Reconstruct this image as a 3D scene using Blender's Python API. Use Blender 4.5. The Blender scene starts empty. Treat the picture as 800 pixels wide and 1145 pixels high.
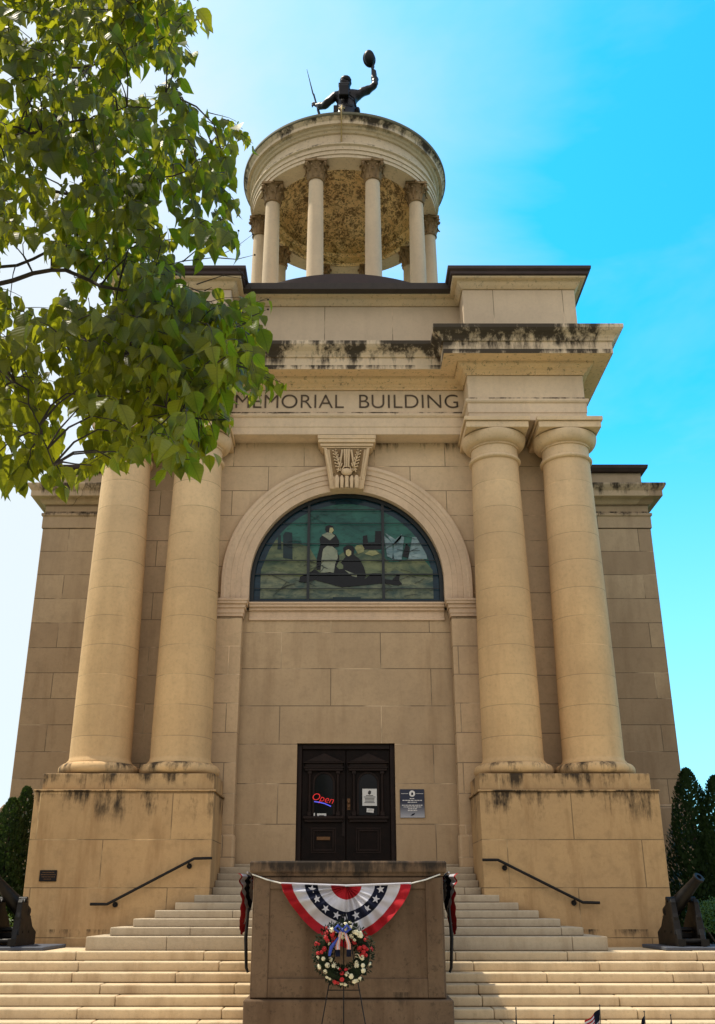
import bpy, bmesh, math, random
from mathutils import Vector, Matrix, Quaternion, noise as mnoise
R = math.radians
random.seed(7)
EYE = 1.935                      # everything below is written relative to eye level, lifted by EYE at the end
scene = bpy.context.scene
COL = scene.collection
F, PITCH = 1092.0, R(21.9)

def at(x, y, Y):                 # photo pixel + distance -> point in the place
    th = PITCH + math.atan((572.5 - y) / F)
    z = Y * math.tan(th)
    return Vector(((x - 388) * (Y * math.cos(PITCH) + z * math.sin(PITCH)) / F, Y, z))

# ------------------------------------------------------------------ materials
def newmat(name):
    m = bpy.data.materials.new(name); m.use_nodes = True
    nt = m.node_tree; nt.nodes.clear()
    out = nt.nodes.new('ShaderNodeOutputMaterial')
    b = nt.nodes.new('ShaderNodeBsdfPrincipled')
    nt.links.new(b.outputs[0], out.inputs[0])
    return m, nt, b, out
class N:
    def __init__(s, nt): s.nt = nt
    def new(s, t, **k):
        n = s.nt.nodes.new(t)
        for a, v in k.items(): setattr(n, a, v)
        return n
    def link(s, a, b): s.nt.links.new(a, b)
    def put(s, sock, v):
        if hasattr(v, 'is_output'): s.nt.links.new(v, sock)
        else: sock.default_value = v
    def math(s, op, a, b=0.0, c=None, clamp=False):
        n = s.new('ShaderNodeMath', operation=op, use_clamp=clamp)
        s.put(n.inputs[0], a); s.put(n.inputs[1], b)
        if c is not None: s.put(n.inputs[2], c)
        return n.outputs[0]
    def mix(s, fac, a, b, mode='MIX'):
        n = s.new('ShaderNodeMix', data_type='RGBA', blend_type=mode)
        s.put(n.inputs[0], fac); s.put(n.inputs[6], a); s.put(n.inputs[7], b)
        return n.outputs[2]
    def noise(s, vec, scale, detail=4, rough=.6, dist=0):
        n = s.new('ShaderNodeTexNoise'); n.inputs['Scale'].default_value = scale
        n.inputs['Detail'].default_value = detail; n.inputs['Roughness'].default_value = rough
        n.inputs['Distortion'].default_value = dist
        if vec is not None: s.link(vec, n.inputs['Vector'])
        return n.outputs[0]
    def ramp(s, v, a, b, ca=0.0, cb=1.0):
        n = s.new('ShaderNodeMapRange', clamp=True)
        s.put(n.inputs[0], v); n.inputs[1].default_value = a; n.inputs[2].default_value = b
        n.inputs[3].default_value = ca; n.inputs[4].default_value = cb
        return n.outputs[0]
    def scalev(s, vec, sc):
        n = s.new('ShaderNodeVectorMath', operation='MULTIPLY'); s.link(vec, n.inputs[0]); n.inputs[1].default_value = sc
        return n.outputs[0]
def c4(c): return (c[0], c[1], c[2], 1)

def stone(name, col, row=None, blk=1.6, z0=0.0, x0=0.0, soot=(), general=.5, grain=1.0, rough=.85, var=.5, pores=0.0, yel=0.0, joint=.012, jk=.85):
    m, nt, b, out = newmat(name); n = N(nt)
    g = n.new('ShaderNodeNewGeometry'); pos = g.outputs['Position']
    sep = n.new('ShaderNodeSeparateXYZ'); n.link(pos, sep.inputs[0])
    X, Y, Z = sep.outputs
    Zr = n.math('SUBTRACT', Z, EYE)
    c = c4(col)
    dk = tuple(v * k for v, k in zip(col, (.66, .62, .60)))
    lt = tuple(min(1, v * k) for v, k in zip(col, (1.24, 1.22, 1.18)))
    n1 = n.noise(pos, .45, 5, .62)
    n2 = n.noise(n.scalev(pos, (2.2, 2.2, .35)), 1.0, 5, .65)
    n3 = n.noise(pos, 3.3, 6, .7)
    n4 = n.noise(pos, 45, 3, .7)
    col_ = n.mix(n.ramp(n1, .32, .70), c4(dk), c4(lt))
    col_ = n.mix(.35, col_, c)
    col_ = n.mix(n.math('MULTIPLY', n.ramp(n2, .5, .78), .48 * general * 2), col_, c4(tuple(v * k for v, k in zip(col, (.50, .43, .38)))))
    col_ = n.mix(n.math('MULTIPLY', n.ramp(n3, .50, .80), .32 * general * 2), col_, c4(tuple(v * .48 for v in col)))
    if yel:
        col_ = n.mix(n.math('MULTIPLY', n.ramp(n.noise(pos, 1.1, 4, .6), .38, .62), yel), col_, (.80, .50, .18, 1))
    n5 = n.noise(pos, 13, 5, .75)
    col_ = n.mix(n.ramp(n5, .50, .76, 0, .38 * grain), col_, c4(tuple(v * .42 for v in col)))
    col_ = n.mix(n.ramp(n5, .24, .42, .28 * grain, 0), col_, c4(tuple(min(1, v * 1.3) for v in col)))
    low_shade = n.math('MULTIPLY', n.ramp(Zr, 11.5, 1.5, 0, 1), n.ramp(n1, .25, .6, .18, .42))  # lower stone darker: the facade's light falloff put into the colour
    if col[0] > .4: col_ = n.mix(low_shade, col_, c4((col[0] * .66, col[1] * .56, col[2] * .44)))
    if col[0] > .45: col_ = n.mix(n.ramp(Zr, 6.5, 13.5, 0, .42), col_, (.82, .70, .51, 1))  # upper stone paler, the brighter light up there put into the colour
    bump_h = n.math('ADD', n.math('MULTIPLY', n4, .35 * grain), n.math('MULTIPLY', n3, .8 * grain))
    if row:
        u = n.math('ADD', n.math('ADD', X, x0), Y)
        cv = n.new('ShaderNodeCombineXYZ'); n.put(cv.inputs[0], u); n.put(cv.inputs[1], n.math('SUBTRACT', Zr, z0))
        # the courses wander a touch
        br = n.new('ShaderNodeTexBrick', offset=.5, squash=1.0)
        n.link(cv.outputs[0], br.inputs['Vector'])
        br.inputs['Scale'].default_value = 1; br.inputs['Mortar Size'].default_value = joint
        br.inputs['Mortar Smooth'].default_value = .25; br.inputs['Bias'].default_value = 0
        br.inputs['Brick Width'].default_value = blk; br.inputs['Row Height'].default_value = row
        br.inputs['Color1'].default_value = (0, 0, 0, 1); br.inputs['Color2'].default_value = (1, 1, 1, 1)
        br.inputs['Mortar'].default_value = (.5, .5, .5, 1)
        bw = n.new('ShaderNodeRGBToBW'); n.link(br.outputs['Color'], bw.inputs[0])
        col_ = n.mix(n.math('MULTIPLY', n.ramp(bw.outputs[0], 0, 1, 1, 0), .50 * var), col_, c4(tuple(v * k for v, k in zip(col, (.52, .47, .45)))))
        jn = n.ramp(n.noise(pos, .7, 4), .36, .50)          # some joints dark with dirt, some repointed light
        jc = n.mix(jn, c4(tuple(min(1, v * 1.25) for v in col)), c4(tuple(v * .30 for v in col)))
        col_ = n.mix(n.math('MULTIPLY', br.outputs['Fac'], jk), col_, jc)
        bump_h = n.math('SUBTRACT', bump_h, n.math('MULTIPLY', br.outputs['Fac'], 1.2))
    st = None
    for (zt, h, s) in soot:
        band = n.ramp(Zr, zt - h, zt, 0, 1)
        above = n.ramp(Zr, zt + .02, zt + .03, 1, 0)
        mm = n.math('MULTIPLY', n.math('MULTIPLY', band, above), s)
        st = mm if st is None else n.math('MAXIMUM', st, mm)
    if st is not None:
        s1 = n.noise(n.scalev(pos, (2.6, 2.6, .45)), 1.3, 7, .72)
        s2 = n.noise(pos, .85, 5, .65)
        vv = n.math('ADD', n.math('MULTIPLY', s1, .55), n.math('MULTIPLY', s2, .45))
        vv = n.math('ADD', vv, n.math('MULTIPLY', st, .15))
        fac = n.math('MULTIPLY', n.ramp(vv, .57, .66), n.ramp(st, .02, .5))
        col_ = n.mix(n.math('MULTIPLY', fac, .93), col_, (.022, .017, .013, 1))
    if pores:
        pn = n.noise(pos, 9, 6, .8)
        col_ = n.mix(n.math('MULTIPLY', n.ramp(pn, .56, .63), pores), col_, (.03, .02, .012, 1))
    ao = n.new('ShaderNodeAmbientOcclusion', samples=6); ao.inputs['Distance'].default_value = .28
    crease_dark = n.math('MULTIPLY', n.ramp(n.math('ADD', ao.outputs['AO'], n.math('MULTIPLY', n.math('SUBTRACT', n3, .5), .5)), .25, .72, 1, 0), .6)  # darker in creases and corners
    col_ = n.mix(crease_dark, col_, c4(tuple(v * k for v, k in zip(col, (.22, .17, .13)))))
    n.link(col_, b.inputs['Base Color'])
    b.inputs['Roughness'].default_value = rough; b.inputs['Specular IOR Level'].default_value = .25
    bp = n.new('ShaderNodeBump'); bp.inputs['Strength'].default_value = .5; bp.inputs['Distance'].default_value = .012
    n.link(bump_h, bp.inputs['Height']); n.link(bp.outputs[0], b.inputs['Normal'])
    return m

def plain(name, col, rough=.6, metal=0.0, var=.25, scale=6, bump=.2, spec=.5, coat=0):
    m, nt, b, out = newmat(name); n = N(nt)
    tc = n.new('ShaderNodeTexCoord'); v = tc.outputs['Object']
    nn = n.noise(v, scale, 5, .65)
    n.link(n.mix(n.ramp(nn, .3, .7), c4([x * (1 - var) for x in col]), c4([min(1, x * (1 + var)) for x in col])), b.inputs['Base Color'])
    b.inputs['Metallic'].default_value = metal; b.inputs['Specular IOR Level'].default_value = spec
    n.link(n.ramp(nn, .2, .8, max(0, rough - .1), min(1, rough + .12)), b.inputs['Roughness'])
    if bump:
        bp = n.new('ShaderNodeBump'); bp.inputs['Strength'].default_value = bump; bp.inputs['Distance'].default_value = .01
        n.link(n.noise(v, scale * 5, 4, .7), bp.inputs['Height']); n.link(bp.outputs[0], b.inputs['Normal'])
    return m

ST = (.76, .535, .285)
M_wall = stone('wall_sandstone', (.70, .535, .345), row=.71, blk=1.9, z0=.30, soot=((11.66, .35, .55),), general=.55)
M_recess = stone('recess_sandstone', (.55, .42, .27), row=.93, blk=2.5, z0=.83, general=.7)  # shade of the recess put into a darker wall stone
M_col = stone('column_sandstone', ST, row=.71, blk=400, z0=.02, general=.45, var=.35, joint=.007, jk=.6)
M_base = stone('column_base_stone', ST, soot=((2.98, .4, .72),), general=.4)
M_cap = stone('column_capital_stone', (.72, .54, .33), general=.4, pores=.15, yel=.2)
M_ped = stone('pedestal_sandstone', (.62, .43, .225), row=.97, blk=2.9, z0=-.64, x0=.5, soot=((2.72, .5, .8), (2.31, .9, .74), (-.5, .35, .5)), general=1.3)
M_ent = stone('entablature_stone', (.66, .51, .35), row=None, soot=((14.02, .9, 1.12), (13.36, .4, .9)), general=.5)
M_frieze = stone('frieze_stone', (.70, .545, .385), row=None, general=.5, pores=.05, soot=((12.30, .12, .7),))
M_soffit = stone('soffit_stone', (.84, .54, .26), general=.6, pores=.6, yel=.45)  # bounce from the sunlit ground put into a brighter yellow
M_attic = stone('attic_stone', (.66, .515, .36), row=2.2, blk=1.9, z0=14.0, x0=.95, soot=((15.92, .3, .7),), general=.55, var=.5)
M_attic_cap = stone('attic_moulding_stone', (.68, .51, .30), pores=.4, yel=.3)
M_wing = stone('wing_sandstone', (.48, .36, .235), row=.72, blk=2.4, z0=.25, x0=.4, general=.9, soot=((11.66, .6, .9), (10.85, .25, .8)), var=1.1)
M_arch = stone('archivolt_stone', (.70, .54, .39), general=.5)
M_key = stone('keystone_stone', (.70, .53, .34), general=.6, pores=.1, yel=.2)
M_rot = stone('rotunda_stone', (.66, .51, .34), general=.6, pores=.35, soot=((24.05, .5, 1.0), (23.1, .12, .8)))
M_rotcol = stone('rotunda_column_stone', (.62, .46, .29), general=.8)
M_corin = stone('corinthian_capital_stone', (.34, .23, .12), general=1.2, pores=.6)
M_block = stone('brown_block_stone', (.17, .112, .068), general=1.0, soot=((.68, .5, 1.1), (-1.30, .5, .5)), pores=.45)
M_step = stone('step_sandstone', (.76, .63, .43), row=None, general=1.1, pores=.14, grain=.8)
M_step_up = stone('upper_step_stone', (.58, .51, .39), row=None, general=.9, pores=.08)  # greyer than the lower steps: their shade put into the colour
M_dark = plain('dark_coping_metal', (.045, .028, .025), .55, .2, .4, 2.0)
M_green = plain('weathered_copper', (.16, .15, .10), .7, .1, .35, 3.0)
M_roof = plain('dark_roof', (.05, .04, .035), .8)
M_iron = plain('black_iron', (.012, .011, .011), .45, .6, .3)
M_cannon = plain('dark_cannon_iron', (.0065, .0055, .005), .5, 0, .4, 5, .2, .25)
M_bronze = plain('dark_bronze', (.012, .010, .014), .38, .1, .5, 3, .2, .35)
M_bronze2 = plain('dark_bronze_pack', (.006, .005, .006), .5, 0, .3, 3, .2, .25)
M_wood = plain('dark_door_wood', (.008, .0045, .0035), .55, 0, .5, 5, .3, .12)
M_wood2 = plain('dark_door_moulding', (.014, .007, .005), .5, 0, .4, 5, .3, .2)
M_white = plain('white_paint', (.75, .74, .72), .6, 0, .08)
M_paper = plain('white_paper', (.62, .62, .60), .7, 0, .06)
M_ink = plain('black_ink', (.03, .03, .03), .7)
M_brass = plain('tarnished_brass', (.16, .08, .035), .4, .6)
M_letter = plain('dark_letter_paint', (.10, .072, .05), .8, 0, .6, 4)
M_rope = plain('yellowed_cable', (.42, .30, .12), .8)
M_red = plain('red_cotton', (.33, .010, .016), .85, 0, .15, 8, .4, .2)
M_wcloth = plain('white_cotton', (.52, .51, .55), .85, 0, .06, 8, .4, .2)
M_navy = plain('navy_cotton', (.006, .008, .022), .85, 0, .2, 8, .4, .2)
M_blue = plain('blue_ribbon', (.02, .05, .32), .5)
M_pink = plain('striped_ribbon', (.60, .28, .22), .6)
M_cream = plain('cream_flower', (.72, .66, .45), .7, 0, .15, 20)
M_rose = plain('red_flower', (.42, .01, .012), .6, 0, .3, 20)
M_darkleaf = plain('dark_wreath_leaf', (.010, .018, .006), .8, 0, .3, 8, .1, .2)
M_cord = plain('white_cord', (.7, .68, .62), .8)
M_lead = plain('lead_bar', (.012, .018, .022), .6)
M_wire = plain('easel_wire', (.015, .012, .01), .4, .7)

# glazing colours of the pictorial window
def glassmat(name, c1, c2, sc=1.2, rough=.16):
    m, nt, b, out = newmat(name); n = N(nt)
    tc = n.new('ShaderNodeTexCoord')
    v = n.scalev(tc.outputs['Object'], (1, 1, 2.2))
    nn = n.noise(v, sc, 5, .62, .6)
    nv = n.noise(v, 6, 3, .6)
    cc = n.mix(n.ramp(nn, .34, .66), c4(c1), c4(c2))
    cc = n.mix(n.math('MULTIPLY', n.ramp(nv, .52, .7), .5), cc, c4([x * .35 for x in c1]))
    n.link(cc, b.inputs['Base Color']); b.inputs['Roughness'].default_value = rough; b.inputs['Specular IOR Level'].default_value = .22
    bp = n.new('ShaderNodeBump'); bp.inputs['Strength'].default_value = .12; n.link(n.noise(v, 5, 3), bp.inputs['Height']); n.link(bp.outputs[0], b.inputs['Normal'])
    return m
G_sky = glassmat('glass_teal_sky', (.008, .065, .060), (.030, .150, .120), .8)
G_hill = glassmat('glass_olive_hill', (.045, .085, .055), (.19, .22, .11), 1.3)
G_ground = glassmat('glass_ground', (.030, .070, .066), (.20, .225, .14), 2.2)
G_border = glassmat('glass_blue_border', (.006, .026, .045), (.012, .045, .070), 1.2)
G_dark = glassmat('glass_dark_figure', (.0012, .003, .0045), (.003, .006, .008), 2.0)
G_apron = glassmat('glass_apron', (.20, .24, .18), (.30, .33, .24), 2.0)
G_skin = glassmat('glass_face', (.33, .32, .16), (.45, .42, .22), 3.0)
G_tent = glassmat('glass_tent', (.10, .19, .22), (.27, .38, .40), 2.0)
G_bluefig = glassmat('glass_ruin', (.006, .022, .028), (.012, .035, .04), 2.0)
G_yel = glassmat('glass_pale_rock', (.22, .24, .11), (.33, .34, .16), 2.0)
M_pane, nt_, b_, o_ = newmat('dark_pane'); b_.inputs['Base Color'].default_value = (.008, .009, .011, 1); b_.inputs['Roughness'].default_value = .08; b_.inputs['Specular IOR Level'].default_value = .25

def dome_mat():
    m, nt, b, out = newmat('mottled_dome_gold'); n = N(nt)
    g = n.new('ShaderNodeNewGeometry'); pos = g.outputs['Position']
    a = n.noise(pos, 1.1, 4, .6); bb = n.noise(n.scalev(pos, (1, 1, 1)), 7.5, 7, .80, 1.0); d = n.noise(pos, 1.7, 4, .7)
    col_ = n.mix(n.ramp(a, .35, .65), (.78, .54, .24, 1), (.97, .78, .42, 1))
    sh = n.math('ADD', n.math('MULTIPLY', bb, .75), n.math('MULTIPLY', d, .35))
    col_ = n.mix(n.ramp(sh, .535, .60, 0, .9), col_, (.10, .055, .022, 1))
    n.link(col_, b.inputs['Base Color']); b.inputs['Roughness'].default_value = .7
    bp = n.new('ShaderNodeBump'); bp.inputs['Strength'].default_value = .6; bp.inputs['Distance'].default_value = .03
    n.link(bb, bp.inputs['Height']); n.link(bp.outputs[0], b.inputs['Normal'])
    return m
M_dome = dome_mat()

def leafmat(name, c1, c2, trans, tw=.5, rough=.45, veins=False):
    m, nt, b, out = newmat(name); n = N(nt)
    oi = n.new('ShaderNodeNewGeometry')
    rnd = oi.outputs['Random Per Island']
    nz = n.noise(oi.outputs['Position'], 1.3, 2)
    f = n.math('ADD', n.math('MULTIPLY', rnd, .6), n.math('MULTIPLY', nz, .4))
    n.link(n.mix(f, c4(c1), c4(c2)), b.inputs['Base Color'])
    b.inputs['Roughness'].default_value = rough; b.inputs['Specular IOR Level'].default_value = .35
    tr = n.new('ShaderNodeBsdfTranslucent'); tcol = n.mix(f, c4(trans), c4([x * .4 for x in trans]))
    if veins:
        uv = n.new('ShaderNodeUVMap'); sx = n.new('ShaderNodeSeparateXYZ'); n.link(uv.outputs[0], sx.inputs[0])
        av = n.math('ABSOLUTE', sx.outputs[1])
        fr = n.math('FRACT', n.math('SUBTRACT', n.math('MULTIPLY', sx.outputs[0], 7.0), n.math('MULTIPLY', av, 3.2)))
        side = n.ramp(n.math('ABSOLUTE', n.math('SUBTRACT', fr, .5)), 0, .10, 1, 0)
        midr = n.ramp(av, .0, .05, 1, 0)
        vn = n.math('MAXIMUM', n.math('MULTIPLY', side, .6), midr)
        tcol = n.mix(n.math('MULTIPLY', vn, .55), tcol, c4([x * .25 for x in trans]))
        bp = n.new('ShaderNodeBump'); bp.inputs['Strength'].default_value = .5; bp.inputs['Distance'].default_value = .004
        n.link(n.math('SUBTRACT', 1.0, n.math('ABSOLUTE', n.math('SUBTRACT', fr, .5))), bp.inputs['Height']); n.link(bp.outputs[0], b.inputs['Normal'])
    n.link(tcol, tr.inputs[0])
    mx = n.new('ShaderNodeMixShader'); mx.inputs[0].default_value = tw
    n.link(b.outputs[0], mx.inputs[1]); n.link(tr.outputs[0], mx.inputs[2]); n.link(mx.outputs[0], out.inputs[0])
    return m
M_leaf = leafmat('tree_leaf', (.004, .012, .002), (.026, .046, .007), (.84, .88, .03), .42, veins=True)
M_thuja = leafmat('conifer_sprays', (.008, .022, .007), (.026, .060, .015), (.10, .18, .02), .22, .6)
M_bush = leafmat('shrub_leaf', (.03, .07, .012), (.07, .14, .02), (.2, .35, .04), .3, .5)
M_bark = plain('bark', (.055, .04, .03), .9, 0, .4, 9, .8)
M_grass = leafmat('grass_blade', (.03, .06, .012), (.06, .11, .02), (.2, .3, .04), .3, .6)

def ground_mat(name, c1, c2, sc):
    m, nt, b, out = newmat(name); n = N(nt)
    g = n.new('ShaderNodeNewGeometry'); pos = g.outputs['Position']
    n.link(n.mix(n.ramp(n.noise(pos, sc, 8, .7), .3, .7), c4(c1), c4(c2)), b.inputs['Base Color']); b.inputs['Roughness'].default_value = .95
    bp = n.new('ShaderNodeBump'); bp.inputs['Strength'].default_value = .4; bp.inputs['Distance'].default_value = .02
    n.link(n.noise(pos, 40, 4, .7), bp.inputs['Height']); n.link(bp.outputs[0], b.inputs['Normal'])
    return m
M_lawn = ground_mat('lawn', (.03, .05, .012), (.07, .10, .025), 2.0)
M_pave = ground_mat('pavement_concrete', (.46, .40, .30), (.56, .50, .39), 1.5)
M_asph = ground_mat('asphalt', (.045, .045, .047), (.06, .06, .06), 3)

# ------------------------------------------------------------------ mesh helpers
def nb(): return bmesh.new()
def _link(name, bm, mats, parent=None, loc=None, smooth=False, bevel=0, seg=1, sharp=35, recalc=True):
    if recalc: bmesh.ops.recalc_face_normals(bm, faces=bm.faces)
    me = bpy.data.meshes.new(name); bm.to_mesh(me); bm.free()
    if not isinstance(mats, (list, tuple)): mats = [mats]
    for m in mats: me.materials.append(m)
    o = bpy.data.objects.new(name, me); COL.objects.link(o)
    if parent is not None:
        o.parent = parent
        P = parent; tot = Vector((0, 0, 0))
        while P is not None: tot += P.location; P = P.parent
        o.location = -tot
    else:
        L = Vector(loc) if loc is not None else Vector((0, 0, 0))
        me.transform(Matrix.Translation(-L)); o.location = L
    if smooth:
        me.polygons.foreach_set('use_smooth', [True] * len(me.polygons)); me.set_sharp_from_angle(angle=R(sharp))
    if bevel:
        md = o.modifiers.new('bevel', 'BEVEL'); md.width = bevel; md.segments = seg; md.limit_method = 'ANGLE'; md.angle_limit = R(40)
    return o
link = _link
def tag(o, label=None, cat=None, group=None, kind=None):
    if label: o['label'] = label
    if cat: o['category'] = cat
    if group: o['group'] = group
    if kind: o['kind'] = kind
    return o
def empty(name, loc, label, cat, group=None):
    o = bpy.data.objects.new(name, None); COL.objects.link(o); o.location = loc; o.empty_display_size = .2
    return tag(o, label, cat, group)
def box(bm, x0, x1, y0, y1, z0, z1, mat=0):
    vs = [bm.verts.new(p) for p in [(x0, y0, z0), (x1, y0, z0), (x1, y1, z0), (x0, y1, z0), (x0, y0, z1), (x1, y0, z1), (x1, y1, z1), (x0, y1, z1)]]
    for f in [(0, 1, 2, 3), (7, 6, 5, 4), (0, 4, 5, 1), (1, 5, 6, 2), (2, 6, 7, 3), (3, 7, 4, 0)]:
        bm.faces.new([vs[i] for i in f]).material_index = mat
    return vs
def poly(bm, pts, mat=0):
    f = bm.faces.new([bm.verts.new(p) for p in pts]); f.material_index = mat; return f
def prism(bm, pts, d):                       # polygon + extrusion vector
    a = [bm.verts.new(p) for p in pts]; b = [bm.verts.new(Vector(p) + Vector(d)) for p in pts]
    bm.faces.new(a); bm.faces.new(b[::-1]); n = len(a)
    for i in range(n): bm.faces.new([a[i], b[i], b[(i + 1) % n], a[(i + 1) % n]])
def lathe(bm, prof, cx, cy, seg=48, closed=False, mat=0, a0=0, a1=2 * math.pi):
    full = abs(a1 - a0 - 2 * math.pi) < 1e-6
    rings = []
    for k in range(seg if full else seg + 1):
        a = a0 + (a1 - a0) * k / seg
        rings.append([bm.verts.new((cx + r * math.cos(a), cy + r * math.sin(a), z)) for r, z in prof])
    m = len(prof); K = len(rings)
    for k in range(K if full else K - 1):
        A, B = rings[k], rings[(k + 1) % K]
        for i in range(m if closed else m - 1):
            j = (i + 1) % m
            try: bm.faces.new([A[i], B[i], B[j], A[j]]).material_index = mat
            except ValueError: pass
def tube(bm, pts, rad, seg=8, cap=True, mat=0):
    pts = [Vector(p) for p in pts]; n = len(pts)
    if not hasattr(rad, '__len__'): rad = [rad] * n
    rings = []; up = None
    for i, p in enumerate(pts):
        t = (pts[min(i + 1, n - 1)] - pts[max(i - 1, 0)])
        if t.length < 1e-9: t = Vector((0, 0, 1))
        t.normalize()
        if up is None: up = t.orthogonal().normalized()
        up = (up - t * up.dot(t)); up = up.normalized() if up.length > 1e-6 else t.orthogonal().normalized()
        w = t.cross(up)
        rings.append([bm.verts.new(p + (up * math.cos(2 * math.pi * k / seg) + w * math.sin(2 * math.pi * k / seg)) * rad[i]) for k in range(seg)])
    for A, B in zip(rings, rings[1:]):
        for k in range(seg): bm.faces.new([A[k], A[(k + 1) % seg], B[(k + 1) % seg], B[k]]).material_index = mat
    if cap:
        bm.faces.new(rings[0][::-1]).material_index = mat; bm.faces.new(rings[-1]).material_index = mat
def ball(bm, c, r, sub=2, sc=(1, 1, 1), mat=0, rot=None):
    g = bmesh.ops.create_icosphere(bm, subdivisions=sub, radius=r)
    for v in g['verts']:
        q = Vector((v.co.x * sc[0], v.co.y * sc[1], v.co.z * sc[2]))
        if rot is not None: q = rot @ q
        v.co = q + Vector(c)
    fs = set()
    for v in g['verts']:
        for f in v.link_faces: fs.add(f)
    for f in fs: f.material_index = mat; f.smooth = True
def sweep(bm, path, prof, closed_prof=True):
    """path: plan polyline (list of (x,y)); prof: list of (offset outward, z). Outward = right of travel direction."""
    n = len(path); nor = []
    for i in range(n - 1):
        d = Vector((path[i + 1][0] - path[i][0], path[i + 1][1] - path[i][1])).normalized(); nor.append(Vector((d.y, -d.x)))
    rings = []
    for i in range(n):
        a = nor[max(i - 1, 0)]; b = nor[min(i, n - 2)]
        m = (a + b); m = m / m.dot(a) if m.length > 1e-6 else a
        rings.append([bm.verts.new((path[i][0] + m.x * o, path[i][1] + m.y * o, z)) for o, z in prof])
    k = len(prof)
    for A, B in zip(rings, rings[1:]):
        for i in range(k if closed_prof else k - 1):
            j = (i + 1) % k; bm.faces.new([A[i], B[i], B[j], A[j]])
    bm.faces.new(rings[0][::-1]); bm.faces.new(rings[-1])

# ------------------------------------------------------------------ the setting
ZL = -.8145                              # landing level
def lower_steps():
    bm = nb(); XE = 9.0
    for k in range(7):
        zt = ZL - .16 * k; y0 = 20.0 - .36 * k; yb = 20.0 - .36 * (k - 1) + .12 if k else 22.6
        # nosing broken into individual slabs with hairline joints
        xs = [-XE]; random.seed(100 + k)
        while xs[-1] < XE - 2.6: xs.append(xs[-1] + random.uniform(1.7, 2.6))
        xs.append(XE)
        for a, b in zip(xs, xs[1:]):
            dz = random.uniform(-.004, .003); dy = random.uniform(-.006, .006)
            box(bm, a + .0012, b - .0012, y0 + dy, yb, zt - .16 - (.1 if k == 6 else 0), zt + dz - (.0 if k else 0))
    return link('lower_steps', bm, M_step, bevel=.026, seg=3)
o = lower_steps(); tag(o, 'wide pale stone steps across the front of the landing', kind='structure')
XT = [4.97, 4.61, 4.25, 3.90, 3.56, 3.22]
bm = nb()
for k in range(10):
    zt = -.562 + .151 * k; y0 = 20.3 + .38 * k
    xh = XT[k] if k < 6 else 2.902
    yb = 22.14 if k < 6 else y0 + .55
    if k < 6: yb = min(22.14, 22.14)
    zb = (ZL + .001 if k == 0 else zt - .151 + .0005)
    random.seed(200 + k)
    xs = [-xh]
    while xs[-1] < xh - 2.5: xs.append(xs[-1] + random.uniform(1.5, 2.4))
    xs.append(xh)
    for a, b in zip(xs, xs[1:]):
        box(bm, a + (.001 if a > -xh else 0), b - (.001 if b < xh else 0), y0 + random.uniform(-.004, .004), yb, zb, zt + random.uniform(-.003, .002))
    if k < 6: box(bm, -2.9, 2.9, 22.141, 23.0, zb, zt - .004)
    if k >= 6 and k < 9: pass
box(bm, -2.9, 2.9, 23.9, 24.6, .5, .797)
o = link('upper_steps', bm, M_step_up, bevel=.018, seg=2)
tag(o, 'narrowing stone steps rising between the two column pedestals', kind='structure')
bm = nb(); box(bm, -2.64, 2.64, 24.02, 24.5, .799, .87)
tag(link('door_threshold', bm, M_step_up, bevel=.012), 'low stone step under the front doors', kind='structure')

# ground: one big sheet, raised behind the steps
bm = nb()
xs = [-400, -120, -50, -25, -12.5, -9.0, 9.0, 12.5, 25, 50, 120, 400]
ys = [-200, -60, -20, 0, 8, 14, 17.6, 20.6, 22, 40, 60, 120, 500]
def gz(x, y):
    if abs(x) <= 9.0: return -EYE if y < 17.7 else (-EYE if y < 20.7 else ZL - .02)
    t = max(0, min(1, (y - 17.6) / 3.0)); return -EYE + (ZL - .02 + EYE) * t
grid = [[bm.verts.new((x, y, gz(x, y))) for y in ys] for x in xs]
for i in range(len(xs) - 1):
    for j in range(len(ys) - 1):
        bm.faces.new([grid[i][j], grid[i + 1][j], grid[i + 1][j + 1], grid[i][j + 1]])
tag(link('ground', bm, M_lawn), 'lawn around the building', kind='structure')
bm = nb(); poly(bm, [(-9, 8.0, -EYE + .008), (9, 8.0, -EYE + .008), (9, 14.6, -EYE + .008), (-9, 14.6, -EYE + .008)])
poly(bm, [(-2.6, 14.6, -EYE + .008), (1.2, 14.6, -EYE + .008), (1.2, 17.9, -EYE + .008), (-2.6, 17.9, -EYE + .008)])
poly(bm, [(-9, 16.6, -EYE + .012), (-2.6, 16.6, -EYE + .012), (-2.6, 17.9, -EYE + .012), (-9, 17.9, -EYE + .012)])
poly(bm, [(1.2, 16.6, -EYE + .012), (9, 16.6, -EYE + .012), (9, 17.9, -EYE + .012), (1.2, 17.9, -EYE + .012)])
tag(link('pavement', bm, M_pave), 'pale concrete walk below the steps', kind='structure')
bm = nb(); poly(bm, [(-400, -16, -EYE + .008), (400, -16, -EYE + .008), (400, 4.0, -EYE + .008), (-400, 4.0, -EYE + .008)])
tag(link('road', bm, M_asph), 'asphalt street', kind='structure')
bm = nb(); box(bm, -400, 400, 4.0, 8.0, -EYE - .1, -EYE + .03)
tag(link('sidewalk', bm, M_pave, bevel=.02), 'concrete sidewalk along the street', kind='structure')

# ------------------------------------------------------------------ the memorial building
B = empty('memorial_building', (0, 24, ZL), 'tan sandstone memorial building with paired columns, arched window and domed rotunda', 'building')
XP0, XP1 = 2.905, 6.84
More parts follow.
